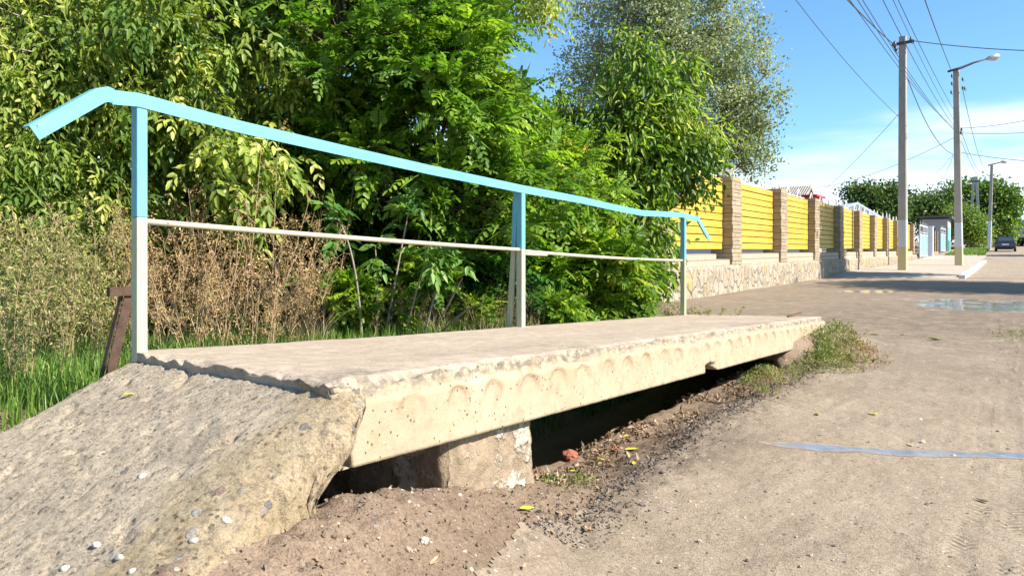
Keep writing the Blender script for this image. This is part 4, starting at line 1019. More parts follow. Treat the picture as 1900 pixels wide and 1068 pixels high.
def stems(name, roots, tips, r0, r1, mat, parent, bow=.25, K=7, maxlen=1.3):
    """one limb from the nearest root point to every tip"""
    roots = np.asarray(roots, float); D = np.linalg.norm((tips[:, None] - roots[None]) * np.array([1, 1, .8]), axis=2)
    D = D + np.where(roots[None, :, 2] > tips[:, None, 2], 1.5, 0); ok = D.min(1) < maxlen; ok[:2] = True; a = roots[D.argmin(1)][ok]; tips = tips[ok]
    t = np.linspace(0, 1, K)[None, :, None]; mid = (a + tips) / 2 + rng.normal(0, .08, a.shape) * np.linalg.norm(tips - a, axis=1)[:, None]; mid[:, 2] += bow * np.linalg.norm((tips - a)[:, :2], axis=1)
    C_ = (1 - t) ** 2 * a[:, None] + 2 * t * (1 - t) * mid[:, None] + t * t * tips[:, None]
    return tubes(name, C_, np.linspace(r0, r1, K)[None], mat, parent, 4)
def limbs_mesh(name, paths, mat, parent):
    mb = MB()
    for pts, ra, rb_ in paths:
        pts = [Vector(p) for p in pts]; P = []
        for i in range(len(pts) - 1):
            for t in np.linspace(0, 1, 5)[:-1]: P.append(pts[i] + (pts[i+1] - pts[i]) * t)
        P.append(pts[-1]); n = len(P)
        P = [p + Vector((random.gauss(0, .12), random.gauss(0, .12), 0)) * ra * (0 < i < n-1) for i, p in enumerate(P)]
        mb.tube(P, [ra + (rb_ - ra) * i / (n - 1) for i in range(n)], 9)
    return mb.build(name, mat, parent, smooth=True)
M_bark = plain('bark', (0.17, 0.135, 0.10), .95, var=.4, scale=14, bump=.02)
M_twig = plain('twig', (0.15, 0.11, 0.075), .9, var=.35, scale=20)
M_paletwig = plain('pale_twig', (0.30, 0.26, 0.20), .9, var=.3, scale=20)
L_loc = leaf_mat('locust_leaf', [(0, (.075, .18, .022)), (.4, (.165, .31, .034)), (.75, (.29, .44, .045)), (1, (.48, .58, .07))], .53)
L_map = leaf_mat('maple_leaf', [(0, (.075, .16, .025)), (.35, (.18, .28, .045)), (.7, (.36, .45, .09)), (1, (.60, .60, .15))], .45)
L_vine = leaf_mat('vine_leaf', [(0, (.055, .125, .018)), (.45, (.15, .27, .03)), (.8, (.30, .42, .05)), (1, (.50, .56, .09))], .48)
L_pop = leaf_mat('poplar_leaf', [(0, (.17, .215, .13)), (.5, (.32, .37, .23)), (1, (.50, .54, .38))], .45)
L_far = leaf_mat('far_leaf', [(0, (.035, .075, .018)), (.5, (.085, .155, .035)), (1, (.20, .28, .07))], .3)
L_far2 = leaf_mat('far_bright_leaf', [(0, (.06, .13, .02)), (.5, (.15, .26, .04)), (1, (.30, .40, .08))], .35)
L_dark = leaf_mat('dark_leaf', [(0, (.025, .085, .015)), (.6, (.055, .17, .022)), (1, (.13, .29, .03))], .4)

def P3(v): return (v.x, v.y, v.z)
def blob_at(px, py, Yc, rpx, rpy, rd):
    c = at(px, py, Yc); return (c.x, c.y, c.z, (rpx * Yc / F + rd) / 2, (rpx * Yc / F + rd) / 2, rpy * Yc / F)
def pinnate_tree(name, label, cat, blobs, n, mat, base, parent_trunk, tint=(.15, .8), R_=(.22, .30), pairs=6, leafL=.048, leafW=.025, per=6, sag=.3, group=None, twig=M_twig, tr=.05, up=.35, shell=.5):
    root = empty(name, base, label, cat, group)
    P, o = crown_tips(blobs, n, shell=shell)
    limbs_mesh('trunk', parent_trunk, M_bark, root)
    pts = []
    for path, a_, b_ in parent_trunk:
        for i in range(len(path) - 1):
            for t in (0, .33, .66): pts.append(np.array(path[i]) * (1 - t) + np.array(path[i+1]) * t)
        pts.append(np.array(path[-1]))
    small = leafL < .04; stems('branches', pts, P, .004 if small else .010, .0015 if small else .003, twig, root, maxlen=.35 if small else 1.2)
    k = per; B = np.repeat(P, k, 0); O = np.repeat(o, k, 0)
    cl = np.repeat(rng.uniform(tint[0], tint[1], len(P)), k)
    d = unit(O * .45 + unit(rng.normal(size=B.shape)) * .8 + UP * up + np.array([.25, 0, 0]))
    B = B - O * rng.uniform(0, .22, len(B))[:, None]
    parts = compound(B, d, np.broadcast_to(UP, B.shape) + rng.normal(0, .35, B.shape), rng.uniform(R_[0], R_[1], len(B)), pairs, leafL, leafW, np.clip(cl + rng.normal(0, .12, len(B)), 0, 1), sag, oval=True)
    leaf_object('crown', parts, mat, root)
    return root
def gz(x, y): return float(ground_z(x, y, False))
def base_at(px, Yc, dz=0):
    c = at(px, HZ, Yc); return (c.x, c.y, gz(c.x, c.y) + dz)
def trunk_up(b, lean, top, r, forks=()):
    b = np.array(b); t = np.array(top); m_ = (b + t) / 2 + np.array(lean)
    out = [([tuple(b), tuple(m_), tuple(t)], r, r * .35)]
    for f in forks: out.append(([tuple(m_), tuple((m_ + np.array(f)) / 2 + np.array([0, 0, .15])), tuple(f)], r * .5, r * .15))
    return out
# --- robinias in the middle
b1 = base_at(760, 5.9)
pinnate_tree('locust_tree', 'bright green locust tree with feathery leaves filling the middle behind the top rail', 'tree',
    [blob_at(770, 180, 5.6, 160, 200, 1.0), blob_at(680, 60, 6.0, 200, 190, 1.2), blob_at(860, 90, 6.2, 62, 150, .6), blob_at(900, 350, 5.9, 130, 140, 1.0), blob_at(930, 190, 6.1, 45, 50, .4), blob_at(640, 270, 5.9, 130, 140, .9), blob_at(740, -180, 6.4, 180, 180, 1.5)],
    1050, L_loc, b1, trunk_up(b1, (.05, 0, 0), P3(at(790, 40, 6.0)), .05, [P3(at(900, 150, 6)), P3(at(640, 120, 6.1)), P3(at(860, -100, 6.3)), P3(at(950, 330, 6.0))]), per=6)
b1 = base_at(1040, 7.6)
pinnate_tree('locust_tree', 'dense green locust bush between the second and third handrail posts', 'tree',
    [blob_at(985, 340, 7.3, 110, 130, 1.2), blob_at(1040, 480, 7.2, 95, 90, 1.0), blob_at(950, 270, 7.4, 60, 70, .8), blob_at(1095, 420, 7.6, 40, 60, .5), blob_at(1000, 520, 6.9, 110, 80, .7)],
    720, L_loc, b1, trunk_up(b1, (.05, 0, 0), P3(at(980, 200, 7.5)), .05, [P3(at(1080, 300, 7.5)), P3(at(900, 300, 7.4)), P3(at(1140, 420, 7.4))]), tint=(.25, .95), per=6, leafL=.05, leafW=.022)
b1 = base_at(1140, 7.7)
pinnate_tree('ailanthus_bush', 'low glossy green bush with long leaves at the foot of the third handrail post', 'bush',
    [blob_at(1120, 520, 7.3, 55, 50, .5), blob_at(1150, 480, 7.5, 28, 40, .3), blob_at(1080, 570, 6.9, 60, 30, .3), blob_at(1165, 550, 7.2, 22, 20, .2), blob_at(1150, 500, 6.6, 22, 30, .1)],
    170, L_vine, b1, trunk_up(b1, (.02, 0, 0), P3(at(1150, 480, 7.6)), .02), tint=(.2, .8), per=5, R_=(.22, .32), pairs=6, leafL=.075, leafW=.03)
# dark undergrowth behind the middle
b1 = base_at(700, 7.0)
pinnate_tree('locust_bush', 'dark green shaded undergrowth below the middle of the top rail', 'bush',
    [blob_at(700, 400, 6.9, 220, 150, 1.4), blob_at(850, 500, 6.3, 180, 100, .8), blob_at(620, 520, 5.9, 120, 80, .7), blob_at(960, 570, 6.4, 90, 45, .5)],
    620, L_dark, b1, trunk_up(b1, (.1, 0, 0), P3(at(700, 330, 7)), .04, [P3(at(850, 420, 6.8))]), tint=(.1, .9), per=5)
# lowest green tufts behind the slab edge
b1 = base_at(860, 5.9)
pinnate_tree('locust_seedling', 'knee high bright green seedlings just behind the slab near the second post', 'bush',
    [blob_at(870, 575, 5.7, 90, 30, .3), blob_at(1030, 575, 6.2, 60, 30, .3), blob_at(650, 545, 5.1, 55, 28, .2), blob_at(790, 510, 5.5, 70, 50, .3), blob_at(700, 570, 5.4, 70, 25, .3)],
    300, L_loc, b1, trunk_up(b1, (0, 0, 0), P3(at(860, 560, 5.7)), .012), tint=(.2, 1.0), per=4, R_=(.14, .22), leafL=.034, leafW=.02)

# --- ash-leaved maples on the left: three to five drooping leaflets
def maple_parts(P, o, k, tint, L=.070, Wd=.027):
    B = np.repeat(P, k, 0); O = np.repeat(o, k, 0); cl = np.repeat(rng.uniform(*tint, len(P)), k)
    B = B + rng.normal(0, .09, B.shape); d = unit(O * .3 + rng.normal(size=B.shape) * .55 + np.array([.3, -.1, -.45]))
    L = L * np.repeat(rng.uniform(.6, 1.25, len(P)), k)
    return compound(B, d, np.broadcast_to(UP, B.shape) + rng.normal(0, .5, B.shape), rng.uniform(.10, .16, len(B)), 2, L, Wd, np.clip(cl + rng.normal(0, .14, len(B)), 0, 1), .45, True, 48)
def maple(label, blobs, n, trunks, tint, k=13, L=.070, Wd=.027, mat=L_map, name='maple_tree', group=None, twig=M_paletwig, cat='tree'):
    root = empty(name, trunks[0][0][0], label, cat, group)
    limbs_mesh('trunk', trunks, M_bark, root)
    P, o = crown_tips(blobs, n, shell=.6); pts = []
    for path, a_, b_ in trunks:
        for i in range(len(path) - 1):
            for t in (0, .33, .66): pts.append(np.array(path[i]) * (1 - t) + np.array(path[i+1]) * t)
        pts.append(np.array(path[-1]))
    stems('branches', pts, P, .012, .003, twig, root, .15)
    leaf_object('crown', maple_parts(P, o, k, tint, L, Wd), mat, root); return root
b1 = base_at(470, 7.6)
maple('yellowish green maple with a grey leaning trunk behind the first handrail post',
    [blob_at(330, 70, 5.4, 210, 150, 1.0), blob_at(420, 200, 5.7, 150, 140, .9), blob_at(230, 230, 5.2, 130, 120, .7), blob_at(560, 60, 6.2, 130, 160, .9), blob_at(350, -200, 6, 280, 180, 1.4), blob_at(520, 260, 6.2, 100, 130, .8)],
    560, trunk_up(b1, (-.1, 0, 0), P3(at(262, -60, 6.9)), .12, [P3(at(420, 60, 6.3)), P3(at(300, 250, 6.2)), P3(at(540, 150, 6.6))]), (.1, .95))
b1 = base_at(60, 5.2)
maple('pale yellow green maple thicket at the left edge of the picture',
    [blob_at(60, 130, 4.9, 130, 170, .8), blob_at(20, 300, 4.7, 110, 130, .6), blob_at(130, 380, 4.9, 120, 110, .6), blob_at(60, -120, 5.4, 200, 160, 1.1), blob_at(-150, 150, 5.0, 160, 260, 1.0)],
    520, trunk_up(b1, (.05, 0, 0), P3(at(40, 60, 5.3)), .05, [P3(at(160, 150, 5.2)), P3(at(-60, 220, 5)), P3(at(110, 330, 5.0))]), (.15, 1.0), k=15, L=.058, Wd=.021)
b1 = base_at(440, 5.3)
maple('slender maple sapling with lime green leaves left of the dry weeds under the rail',
    [blob_at(445, 330, 4.9, 35, 85, .3), blob_at(470, 290, 5.0, 45, 55, .3)],
    34, trunk_up(b1, (0, 0, 0), P3(at(450, 240, 5.0)), .014), (.45, 1.0), k=8, L=.078, Wd=.032)
b1 = base_at(300, 8.5)
maple('tall dark maple further back closing the view behind the thicket',
    [blob_at(250, 200, 8.5, 380, 300, 2.0), blob_at(570, 100, 8.8, 260, 300, 1.8), blob_at(150, -150, 9, 450, 250, 2.5), blob_at(640, -150, 9, 200, 250, 1.8), blob_at(-200, 200, 8.0, 250, 350, 2)],
    900, trunk_up(b1, (.2, 0, 0), P3(at(300, -100, 9)), .14, [P3(at(550, 50, 9)), P3(at(100, 50, 8.6)), P3(at(650, -100, 9))]), (.1, .8), k=11, L=.11, Wd=.048)
b1 = base_at(330, 6.3)
maple('shrubby maple undergrowth behind the dry weeds on the left',
    [blob_at(350, 420, 6.4, 220, 130, .9), blob_at(60, 470, 5.6, 170, 120, .8), blob_at(520, 380, 6.6, 120, 120, .8), blob_at(200, 560, 5.6, 200, 60, .7)],
    560, trunk_up(b1, (0, 0, 0), P3(at(350, 330, 6.4)), .04, [P3(at(100, 420, 5.8)), P3(at(500, 350, 6.6))]), (.1, .8), name='maple_shrub', cat='bush')
# overhanging yellowing branch at the top
b1 = base_at(1010, 9.5); 
maple('yellowing leafy branch hanging in at the top edge against the blue sky',
    [blob_at(1010, -10, 6.6, 55, 40, .25), blob_at(985, 40, 6.6, 25, 25, .15), blob_at(940, -40, 6.8, 80, 40, .4), blob_at(1040, 30, 6.5, 18, 20, .1)],
    50, [([P3(at(860, 600, 9.0)), P3(at(840, 200, 8.0)), P3(at(900, -60, 7.0)), P3(at(1015, -10, 6.6))], .09, .012)], (.55, 1.0), k=8, L=.07, Wd=.024, name='maple_tree')

# --- climber on the fence end
b1 = base_at(1140, 12.0)
def drooping(name, label, blobs, n, trunks, mat, tint, L=.16, Wd=.045, k=10, cat='climbing plant', dn=-.75):
    root = empty(name, trunks[0][0][0], label, cat)
    limbs_mesh('trunk', trunks, M_bark, root)
    P, o = crown_tips(blobs, n, shell=.45); pts = [np.array(p) for path, _, _ in trunks for p in path]
    stems('branches', pts, P, .012, .004, M_twig, root, .1)
    B = np.repeat(P, k, 0) + rng.normal(0, .13, (len(P) * k, 3)); O = np.repeat(o, k, 0)
    d = unit(O * .5 + rng.normal(size=B.shape) * .45 + UP * dn + np.array([.2, -.1, 0]))
    t = np.clip(np.repeat(rng.uniform(*tint, len(P)), k) + rng.normal(0, .12, len(B)), 0, 1)
    nn = unit(rng.normal(size=B.shape) + np.array([.8, -.5, .5]))
    leaf_object('crown', [leaves_arrays(B, d, nn, L * rng.uniform(.7, 1.2, len(B)), Wd * rng.uniform(.8, 1.2, len(B)), t, .3, .3)], mat, root); return root
drooping('climber', 'bright green climber with long drooping leaves rising above the start of the fence',
    [blob_at(1180, 135, 11.2, 42, 60, .5), blob_at(1215, 190, 11, 58, 50, .6), blob_at(1180, 260, 11, 85, 75, .8), blob_at(1275, 125, 11.2, 26, 14, .3), blob_at(1110, 240, 11.2, 40, 55, .5), blob_at(1180, 80, 11.2, 26, 20, .3), blob_at(1040, 205, 11.4, 26, 32, .4)],
    430, trunk_up(b1, (0, 0, 0), P3(at(1190, 150, 11.5)), .07, [P3(at(1250, 200, 11.2)), P3(at(1120, 220, 11.3)), P3(at(1040, 210, 11.4))]), L_vine, (.15, .95))
drooping('climber', 'dark leafed creeper clump hanging over the first yellow board panel',
    [blob_at(1272, 282, 10.9, 42, 32, .45), blob_at(1280, 345, 10.8, 24, 32, .3), blob_at(1235, 320, 10.9, 30, 45, .4), blob_at(1316, 296, 10.9, 16, 28, .25), blob_at(1150, 350, 10.9, 50, 50, .6), blob_at(1215, 290, 10.9, 40, 40, .4)],
    260, trunk_up(base_at(1165, 11.4), (0, 0, 0), P3(at(1205, 300, 11.2)), .04), L_vine, (.0, .55), L=.11, Wd=.05, dn=-1.0)
drooping('climber', 'lime green shoots spilling down at the right end of the creeper',
    [blob_at(1300, 240, 10.8, 42, 24, .3), blob_at(1335, 265, 10.8, 20, 22, .2), blob_at(1240, 215, 10.7, 50, 30, .3)],
    70, trunk_up(base_at(1150, 11.6), (0, 0, 0), P3(at(1240, 240, 11.2)), .03), L_vine, (.7, 1.0), L=.14, Wd=.03, k=9)
drooping('climber', 'shaded lower creeper growth in front of the first fence pillar, down to the wall',
    [blob_at(1150, 400, 10.6, 45, 60, .5), blob_at(1204, 345, 10.7, 22, 55, .3), blob_at(1203, 440, 10.4, 24, 60, .5), blob_at(1130, 330, 10.8, 45, 60, .5), blob_at(1198, 515, 9.6, 22, 35, .45)],
    380, trunk_up(base_at(1165, 10.8), (0, 0, 0), P3(at(1170, 330, 10.9)), .03), L_vine, (.1, .75), L=.12, Wd=.045)
# --- big pale tree behind the fence
def simple_tree(name, label, blobs, n, trunks, mat, tint, leaf=.11, k=22, sp=.35, group=None, cat='tree', asp=.7, r0=.03, shell=.5, twig=M_twig):
    root = empty(name, trunks[0][0][0], label, cat, group)
    limbs_mesh('trunk', trunks, M_bark, root)
    P, o = crown_tips(blobs, n, shell=shell); pts = []
    for path, a_, b_ in trunks:
        for i in range(len(path) - 1):
            for t in (0, .25, .5, .75): pts.append(np.array(path[i]) * (1 - t) + np.array(path[i+1]) * t)
        pts.append(np.array(path[-1]))
    stems('branches', pts[2:], P, r0, r0 * .2, twig, root, .0, maxlen=9)
    B = np.repeat(P, k, 0) + rng.normal(0, sp, (len(P) * k, 3)) * np.array([1, 1, .8])
    t = np.clip(np.repeat(rng.uniform(*tint, len(P)), k) + rng.normal(0, .15, len(B)), 0, 1)
    leaf_object('crown', [leaves_arrays(B, rnd_dir(len(B), -.3), rnd_dir(len(B), .4), leaf * rng.uniform(.7, 1.3, len(B)), leaf * asp * rng.uniform(.7, 1.2, len(B)), t, .15, .1)], mat, root)
    return root
YB = 27
b1 = base_at(1240, YB); jn = P3(at(1225, 330, YB))
simple_tree('poplar_tree', 'large airy grey green tree rising high behind the fence against the sky',
    [blob_at(1180, 60, YB, 130, 110, 2.6), blob_at(1300, 80, YB, 120, 110, 2.4), blob_at(1360, 180, YB, 90, 110, 1.8), blob_at(1250, 200, YB, 150, 120, 2.5), blob_at(1110, 150, YB, 70, 80, 1.6), blob_at(1385, 250, YB, 60, 90, 1.4), blob_at(1300, 300, YB, 110, 60, 1.6), blob_at(1250, -60, YB, 150, 80, 2.6)],
    1500, [([b1, jn, P3(at(1230, 150, YB)), P3(at(1240, -60, YB))], .28, .04)] + [([jn, P3(at((1230 + a_) / 2 + 10, (330 + c_) / 2 - 10, YB)), P3(at(a_, c_, YB))], .12, .03) for a_, c_ in ((1420, 140), (1400, 250), (1110, 110), (1340, 20), (1150, 20), (1370, 310))],
    L_pop, (.1, .9), leaf=.105, k=46, sp=.24, r0=.016, twig=M_paletwig)
# --- far trees along the street
def far_tree(label, blobs, n, px, Yc, mat, tint, leaf, k=26, sp=.5, name='street_tree'):
    b_ = base_at(px, Yc); c_ = np.array(blobs[0][:3])
    return simple_tree(name, label, blobs, n, trunk_up(b_, (0, 0, 0), tuple(c_ + np.array([0, 0, blobs[0][5] * .6])), .18, [tuple(np.array(q[:3])) for q in blobs[1:4]]), mat, tint, leaf, k, sp, 'trees along the far street', 'tree', .7, .05, .6)
far_tree('dark round tree left of the nearest concrete pole above the canopy', [blob_at(1620, 366, 80, 42, 30, 2.2), blob_at(1588, 362, 80, 20, 24, 1.5), blob_at(1655, 372, 80, 32, 34, 2), blob_at(1620, 405, 80, 66, 34, 2)], 420, 1625, 80, L_far, (.0, .85), .33, k=20)
far_tree('mid green tree between the two concrete poles', [blob_at(1720, 382, 90, 42, 26, 2.2), blob_at(1760, 372, 90, 30, 30, 2), blob_at(1690, 392, 90, 34, 30, 2), blob_at(1740, 420, 90, 50, 34, 2)], 420, 1740, 90, L_far, (.2, 1.0), .33, k=20)
far_tree('tall green tree behind the far lamp pole', [blob_at(1830, 368, 92, 42, 40, 3), blob_at(1862, 378, 90, 26, 36, 2.4), blob_at(1795, 362, 92, 26, 30, 2.4), blob_at(1850, 422, 90, 38, 36, 2.6), blob_at(1872, 392, 90, 20, 26, 1.6)], 620, 1840, 86, L_far2, (.0, .75), .38, k=20)
far_tree('light green bushy tree right of the street lamp pole', [blob_at(1800, 418, 80, 28, 24, 1.8), blob_at(1785, 402, 80, 20, 20, 1.4), blob_at(1812, 438, 80, 22, 20, 1.3)], 300, 1800, 80, L_far2, (.4, 1.0), .22)
far_tree('shaded roadside tree between the dark car and the truck', [blob_at(1884, 440, 98, 14, 18, 1.5), blob_at(1872, 445, 100, 20, 16, 1.6)], 110, 1880, 98, L_far, (.0, .4), .28)
far_tree('distant tree at the very end of the road', [blob_at(1893, 432, 150, 20, 12, 4), blob_at(1915, 435, 150, 20, 14, 4)], 90, 1895, 150, L_far, (.2, .7), .4)
# grassy verge shrubs at far left of road
# trees on the right side of the street, outside the frame: they throw the shade seen on the road and wall
def shade_tree(label, c_, rx, rz, n, leaf=.2):
    b_ = (c_[0], c_[1], gz(c_[0], c_[1]))
    bl = [(c_[0], c_[1], c_[2], rx, rx, rz), (c_[0] + rx * .5, c_[1] + rx * .3, c_[2] - rz * .2, rx * .7, rx * .7, rz * .8), (c_[0] - rx * .4, c_[1] + rx * .5, c_[2] - .3, rx * .7, rx * .7, rz * .7)]
    simple_tree('roadside_tree', label, bl, n, trunk_up(b_, (0, 0, 0), (c_[0], c_[1], c_[2] + rz * .5), .2, [q[:3] for q in bl[1:]]), L_far, (.1, .8), leaf, 24, .4)
sdv = np.array(tuple(sundir))
def along_sun(P, z): t = (z - P[2]) / sdv[2]; return (P[0] + sdv[0] * t, P[1] + sdv[1] * t, z)
q = np.array(P3(at(1862, 536, 17.2))); c = along_sun(q, 8.8); shade_tree('roadside tree on the right throwing shade over the wet road', c, 3.0, 2.1, 900)
q = np.array(P3(on_x(1553, 480, -4.6))); c = along_sun(q, 8.4); shade_tree('taller roadside tree on the right throwing shade on the wall', c, 1.9, 1.1, 480)
q = np.array(P3(at(1900, 472, 55))); c = along_sun(q, 7.0); shade_tree('roadside tree on the right shading the road before the car', c, 2.6, 1.2, 120, .3)
# ------------------------------------------------------------------ grass
L_grass = leaf_mat('grass_blade', [(0, (.08, .155, .025)), (.5, (.155, .27, .045)), (.85, (.29, .41, .09)), (1, (.50, .43, .20))], .35)
L_dry = leaf_mat('dry_blade', [(0, (.26, .19, .09)), (.5, (.40, .31, .16)), (1, (.55, .47, .28))], .25, .6, (1, .95, .8))
def blades(P, h, w, tint, lean=.35):
    N = len(P); a = rng.uniform(0, 2 * np.pi, N); dr = np.stack([np.cos(a), np.sin(a), np.zeros(N)], 1)
    h = h[:, None]; b = rng.uniform(0, lean, N)[:, None]; s = np.stack([-np.sin(a), np.cos(a), np.zeros(N)], 1)
    # turn the blade width roughly random
    th = rng.uniform(0, np.pi, N)[:, None]; s = s * np.cos(th) + dr * np.sin(th); w = (w * np.ones(N))[:, None]
    p1 = P + UP * h * .5 + dr * h * b * .25; p2 = P + UP * h * .85 + dr * h * b * .75; p3 = P + UP * h * (1 - .1 * b) + dr * h * b * 1.4
    V = np.stack([P - s * w / 2, P + s * w / 2, p1 + s * w * .42, p1 - s * w * .42, p2 + s * w * .25, p2 - s * w * .25, p3 + s * w * .04, p3 - s * w * .04], 1)
    i = np.arange(N)[:, None] * 8; Q = np.concatenate([i + np.array([[0, 1, 2, 3]]), i + np.array([[3, 2, 4, 5]]), i + np.array([[5, 4, 6, 7]])], 1).reshape(-1, 4)
    return V.reshape(-1, 3), Q, np.repeat(tint, 3)
def scatter(n, x0, x1, y0, y1, thr=-.25, sc=2.2):
    x = rng.uniform(x0, x1, n * 2); y = rng.uniform(y0, y1, n * 2); k = vnoise(x * sc, y * sc, 3.3) + .5 * vnoise(x * sc * 3, y * sc * 3, 1.1) > thr
    x = x[k][:n]; y = y[k][:n]; return np.stack([x, y, ground_z(x, y, False) - .01], 1)
Pg = scatter(34000, -4.9, -2.66, -1.0, 6.2, -.4); hg = rng.uniform(.06, .20, len(Pg)) * np.where(Pg[:, 1] < 2.4, 1.0, .85)
Pg2 = scatter(9000, -6.5, -4.4, 0.5, 6.0); hg2 = rng.uniform(.12, .3, len(Pg2))
Pg3 = scatter(9000, -4.3, -2.62, .3, 2.6, -9); hg3 = rng.uniform(.05, .17, len(Pg3))
tt = lambda n: np.clip(rng.beta(2, 2.2, n), 0, .93)
g_ = leaf_object('grass', [blades(Pg, hg, .0055, tt(len(Pg))), blades(Pg2, hg2, .007, tt(len(Pg2))), blades(Pg3, hg3, .0055, tt(len(Pg3)))], L_grass); tag(g_, 'lush green grass behind the ramp and slab', 'grass', kind='stuff')
Pd = scatter(3800, -4.2, -2.74, 2.6, 6.4, .05); g_ = leaf_object('dry_grass', [blades(Pd, rng.uniform(.15, .42, len(Pd)), .0035, rng.uniform(0, 1, len(Pd)), 1.0)], L_dry); tag(g_, 'straw coloured dry grass behind the slab', 'dry grass', kind='stuff')
Pf = scatter(4200, -3.9, -1.4, 62, 90, -.4, .4); Pf[:, 2] += .0; g_ = leaf_object('verge_grass', [blades(Pf, rng.uniform(.10, .30, len(Pf)), .05, tt(len(Pf)))], L_grass); tag(g_, 'green grass verge beside the far road', 'grass', kind='stuff')

# ------------------------------------------------------------------ dry weeds
M_dstem = plain('dry_stem', (.40, .28, .16), .9, var=.35, scale=20)
L_dwd = leaf_mat('dry_seed', [(0, (.20, .105, .04)), (.4, (.42, .27, .10)), (.8, (.60, .45, .20)), (1, (.46, .50, .14))], .2, .7, (1, .9, .7))
L_mug = leaf_mat('weed_leaf', [(0, (.08, .14, .025)), (.35, (.20, .26, .06)), (.6, (.36, .38, .12)), (1, (.55, .45, .22))], .3)
def weed_meshes(seed, ns, H, spread, nb=14, bits=9, bitL=.022, mat=None, lean=.25):
    r = np.random.default_rng(seed); C_ = []; Rr = []; B = []; D = []
    for s_ in range(ns):
        a = r.uniform(0, 2 * np.pi); rr = r.uniform(0, spread) ** 1.0; b = np.array([math.cos(a) * rr * .5, math.sin(a) * rr * .5, 0])
        h = H * r.uniform(.6, 1.1); top = b + np.array([math.cos(a) * h * lean * r.uniform(.1, 1.4), math.sin(a) * h * lean * r.uniform(.1, 1.4), h])
        t = np.linspace(0, 1, 7)[:, None]; mid = (b + top) / 2 + r.normal(0, .05 * H, 3); cv = (1 - t) ** 2 * b + 2 * t * (1 - t) * mid + t * t * top
        C_.append(cv); Rr.append(np.linspace(.0038, .0015, 7))
        for k in range(nb):
            u = r.uniform(.25, 1); p = (1 - u) ** 2 * b + 2 * u * (1 - u) * mid + u * u * top; an = r.uniform(0, 2 * np.pi); ln = H * r.uniform(.10, .28) * (1.25 - u * .7)
            e = p + np.array([math.cos(an) * ln * .6, math.sin(an) * ln * .6, ln * r.uniform(.2, .9)]); cv2 = p + (e - p) * t; cv2[:, 2] += .15 * ln * np.sin(np.pi * t[:, 0]); C_.append(cv2); Rr.append(np.linspace(.0016, .0008, 7))
            q_ = r.uniform(.2, 1, (bits, 1)); B.append(p + (e - p) * q_ + r.normal(0, .008, (bits, 3))); D.append(unit(r.normal(size=(bits, 3)) + np.array([0, 0, -.2])))
    return np.array(C_), np.array(Rr), np.concatenate(B), np.concatenate(D), r
def weed_proto(name, seed, ns, H, spread, mleaf, tint, bitL, bitW, **k):
    C_, Rr, B, D, r = weed_meshes(seed, ns, H, spread, **k)
    st = tubes('stems', C_, Rr, M_dstem, None, 3)
    lf = leaf_object('leaves', [leaves_arrays(B, D, unit(r.normal(size=B.shape)), bitL * r.uniform(.5, 1.4, len(B)), bitW * r.uniform(.6, 1.3, len(B)), np.clip(r.uniform(tint[0], tint[1], len(B)), 0, 1), .3, .25)], mleaf)
    me = (st.data, lf.data); bpy.data.objects.remove(st); bpy.data.objects.remove(lf); return me
W_brown = [weed_proto('w', 30 + i, 7, 1.05, .45, L_dwd, (0, .85), .020, .009) for i in range(3)]
W_green = [weed_proto('w', 60 + i, 9, .80, .5, L_mug, (.05, 1), .026, .009, nb=18, bits=11) for i in range(2)]
W_low = [weed_proto('w', 80 + i, 14, .35, .45, L_mug, (0, 1), .022, .009, nb=10, bits=10, lean=.8) for i in range(2)]
def place(name, meshes, loc, sc, label, cat, group=None, tilt=0):
    r = empty(name, loc, label, cat, group); r.rotation_euler = (random.uniform(-tilt, tilt), random.uniform(-tilt, tilt), random.uniform(0, 6.28)); r.scale = (sc, sc, sc)
    for nm, me in zip(('stems', 'leaves'), meshes):
        o = bpy.data.objects.new(nm, me); COL.objects.link(o); o.parent = r
    return r
spots = [(300, 4.4, 1.0), (345, 4.7, 1.05), (385, 4.4, .95), (425, 4.8, 1.05), (470, 4.5, .95), (505, 4.9, 1.1), (545, 4.7, .85), (330, 4.0, .7), (455, 4.0, .7), (280, 5.0, 1.1), (400, 5.2, 1.1), (560, 5.2, .95), (520, 4.2, .6), (235, 4.5, .8), (365, 3.9, .7), (490, 5.3, 1.1)]
ORD = ['leftmost', 'second from left', 'third from left', 'fourth from left', 'fifth from left', 'sixth from left', 'rightmost']
def rows(sp, cuts, what):
    out = {}
    for nm, lo, hi in cuts:
        idx = sorted([i for i in range(len(sp)) if lo <= sp[i][1] < hi], key=lambda i: sp[i][0])
        for k, i in enumerate(idx): out[i] = what % ((ORD[k] if k < len(idx) - 1 else 'rightmost'), nm)
    return out
lb = rows(spots, [('short front row', 0, 4.3), ('tall middle row', 4.3, 4.75), ('tall back row', 4.75, 9)], 'bushy dead brown weed under the near rail, %s of the %s')
for i, (px, Yc, s_) in enumerate(spots):
    place('dry_weed', W_brown[i % 3], base_at(px, Yc), s_, lb[i], 'dry weed', 'dead brown weeds under the near rail', .2)
gsp = [(40, 4.0, 1.0), (95, 4.2, .95), (150, 4.4, 1.0), (200, 4.2, .9), (20, 3.5, .8), (110, 3.7, .75), (180, 3.8, .7), (70, 4.7, 1.1), (225, 4.8, 1.0), (140, 5.0, 1.1), (60, 3.2, .55)]
lb = rows(gsp, [('front row', 0, 3.9), ('middle row', 3.9, 4.5), ('back row', 4.5, 9)], 'feathery yellowish green weed left of the first post, %s of the %s')
for i, (px, Yc, s_) in enumerate(gsp):
    place('tall_weed', W_green[i % 2], base_at(px, Yc), s_, lb[i], 'weed', 'feathery weeds at the left edge', .2)
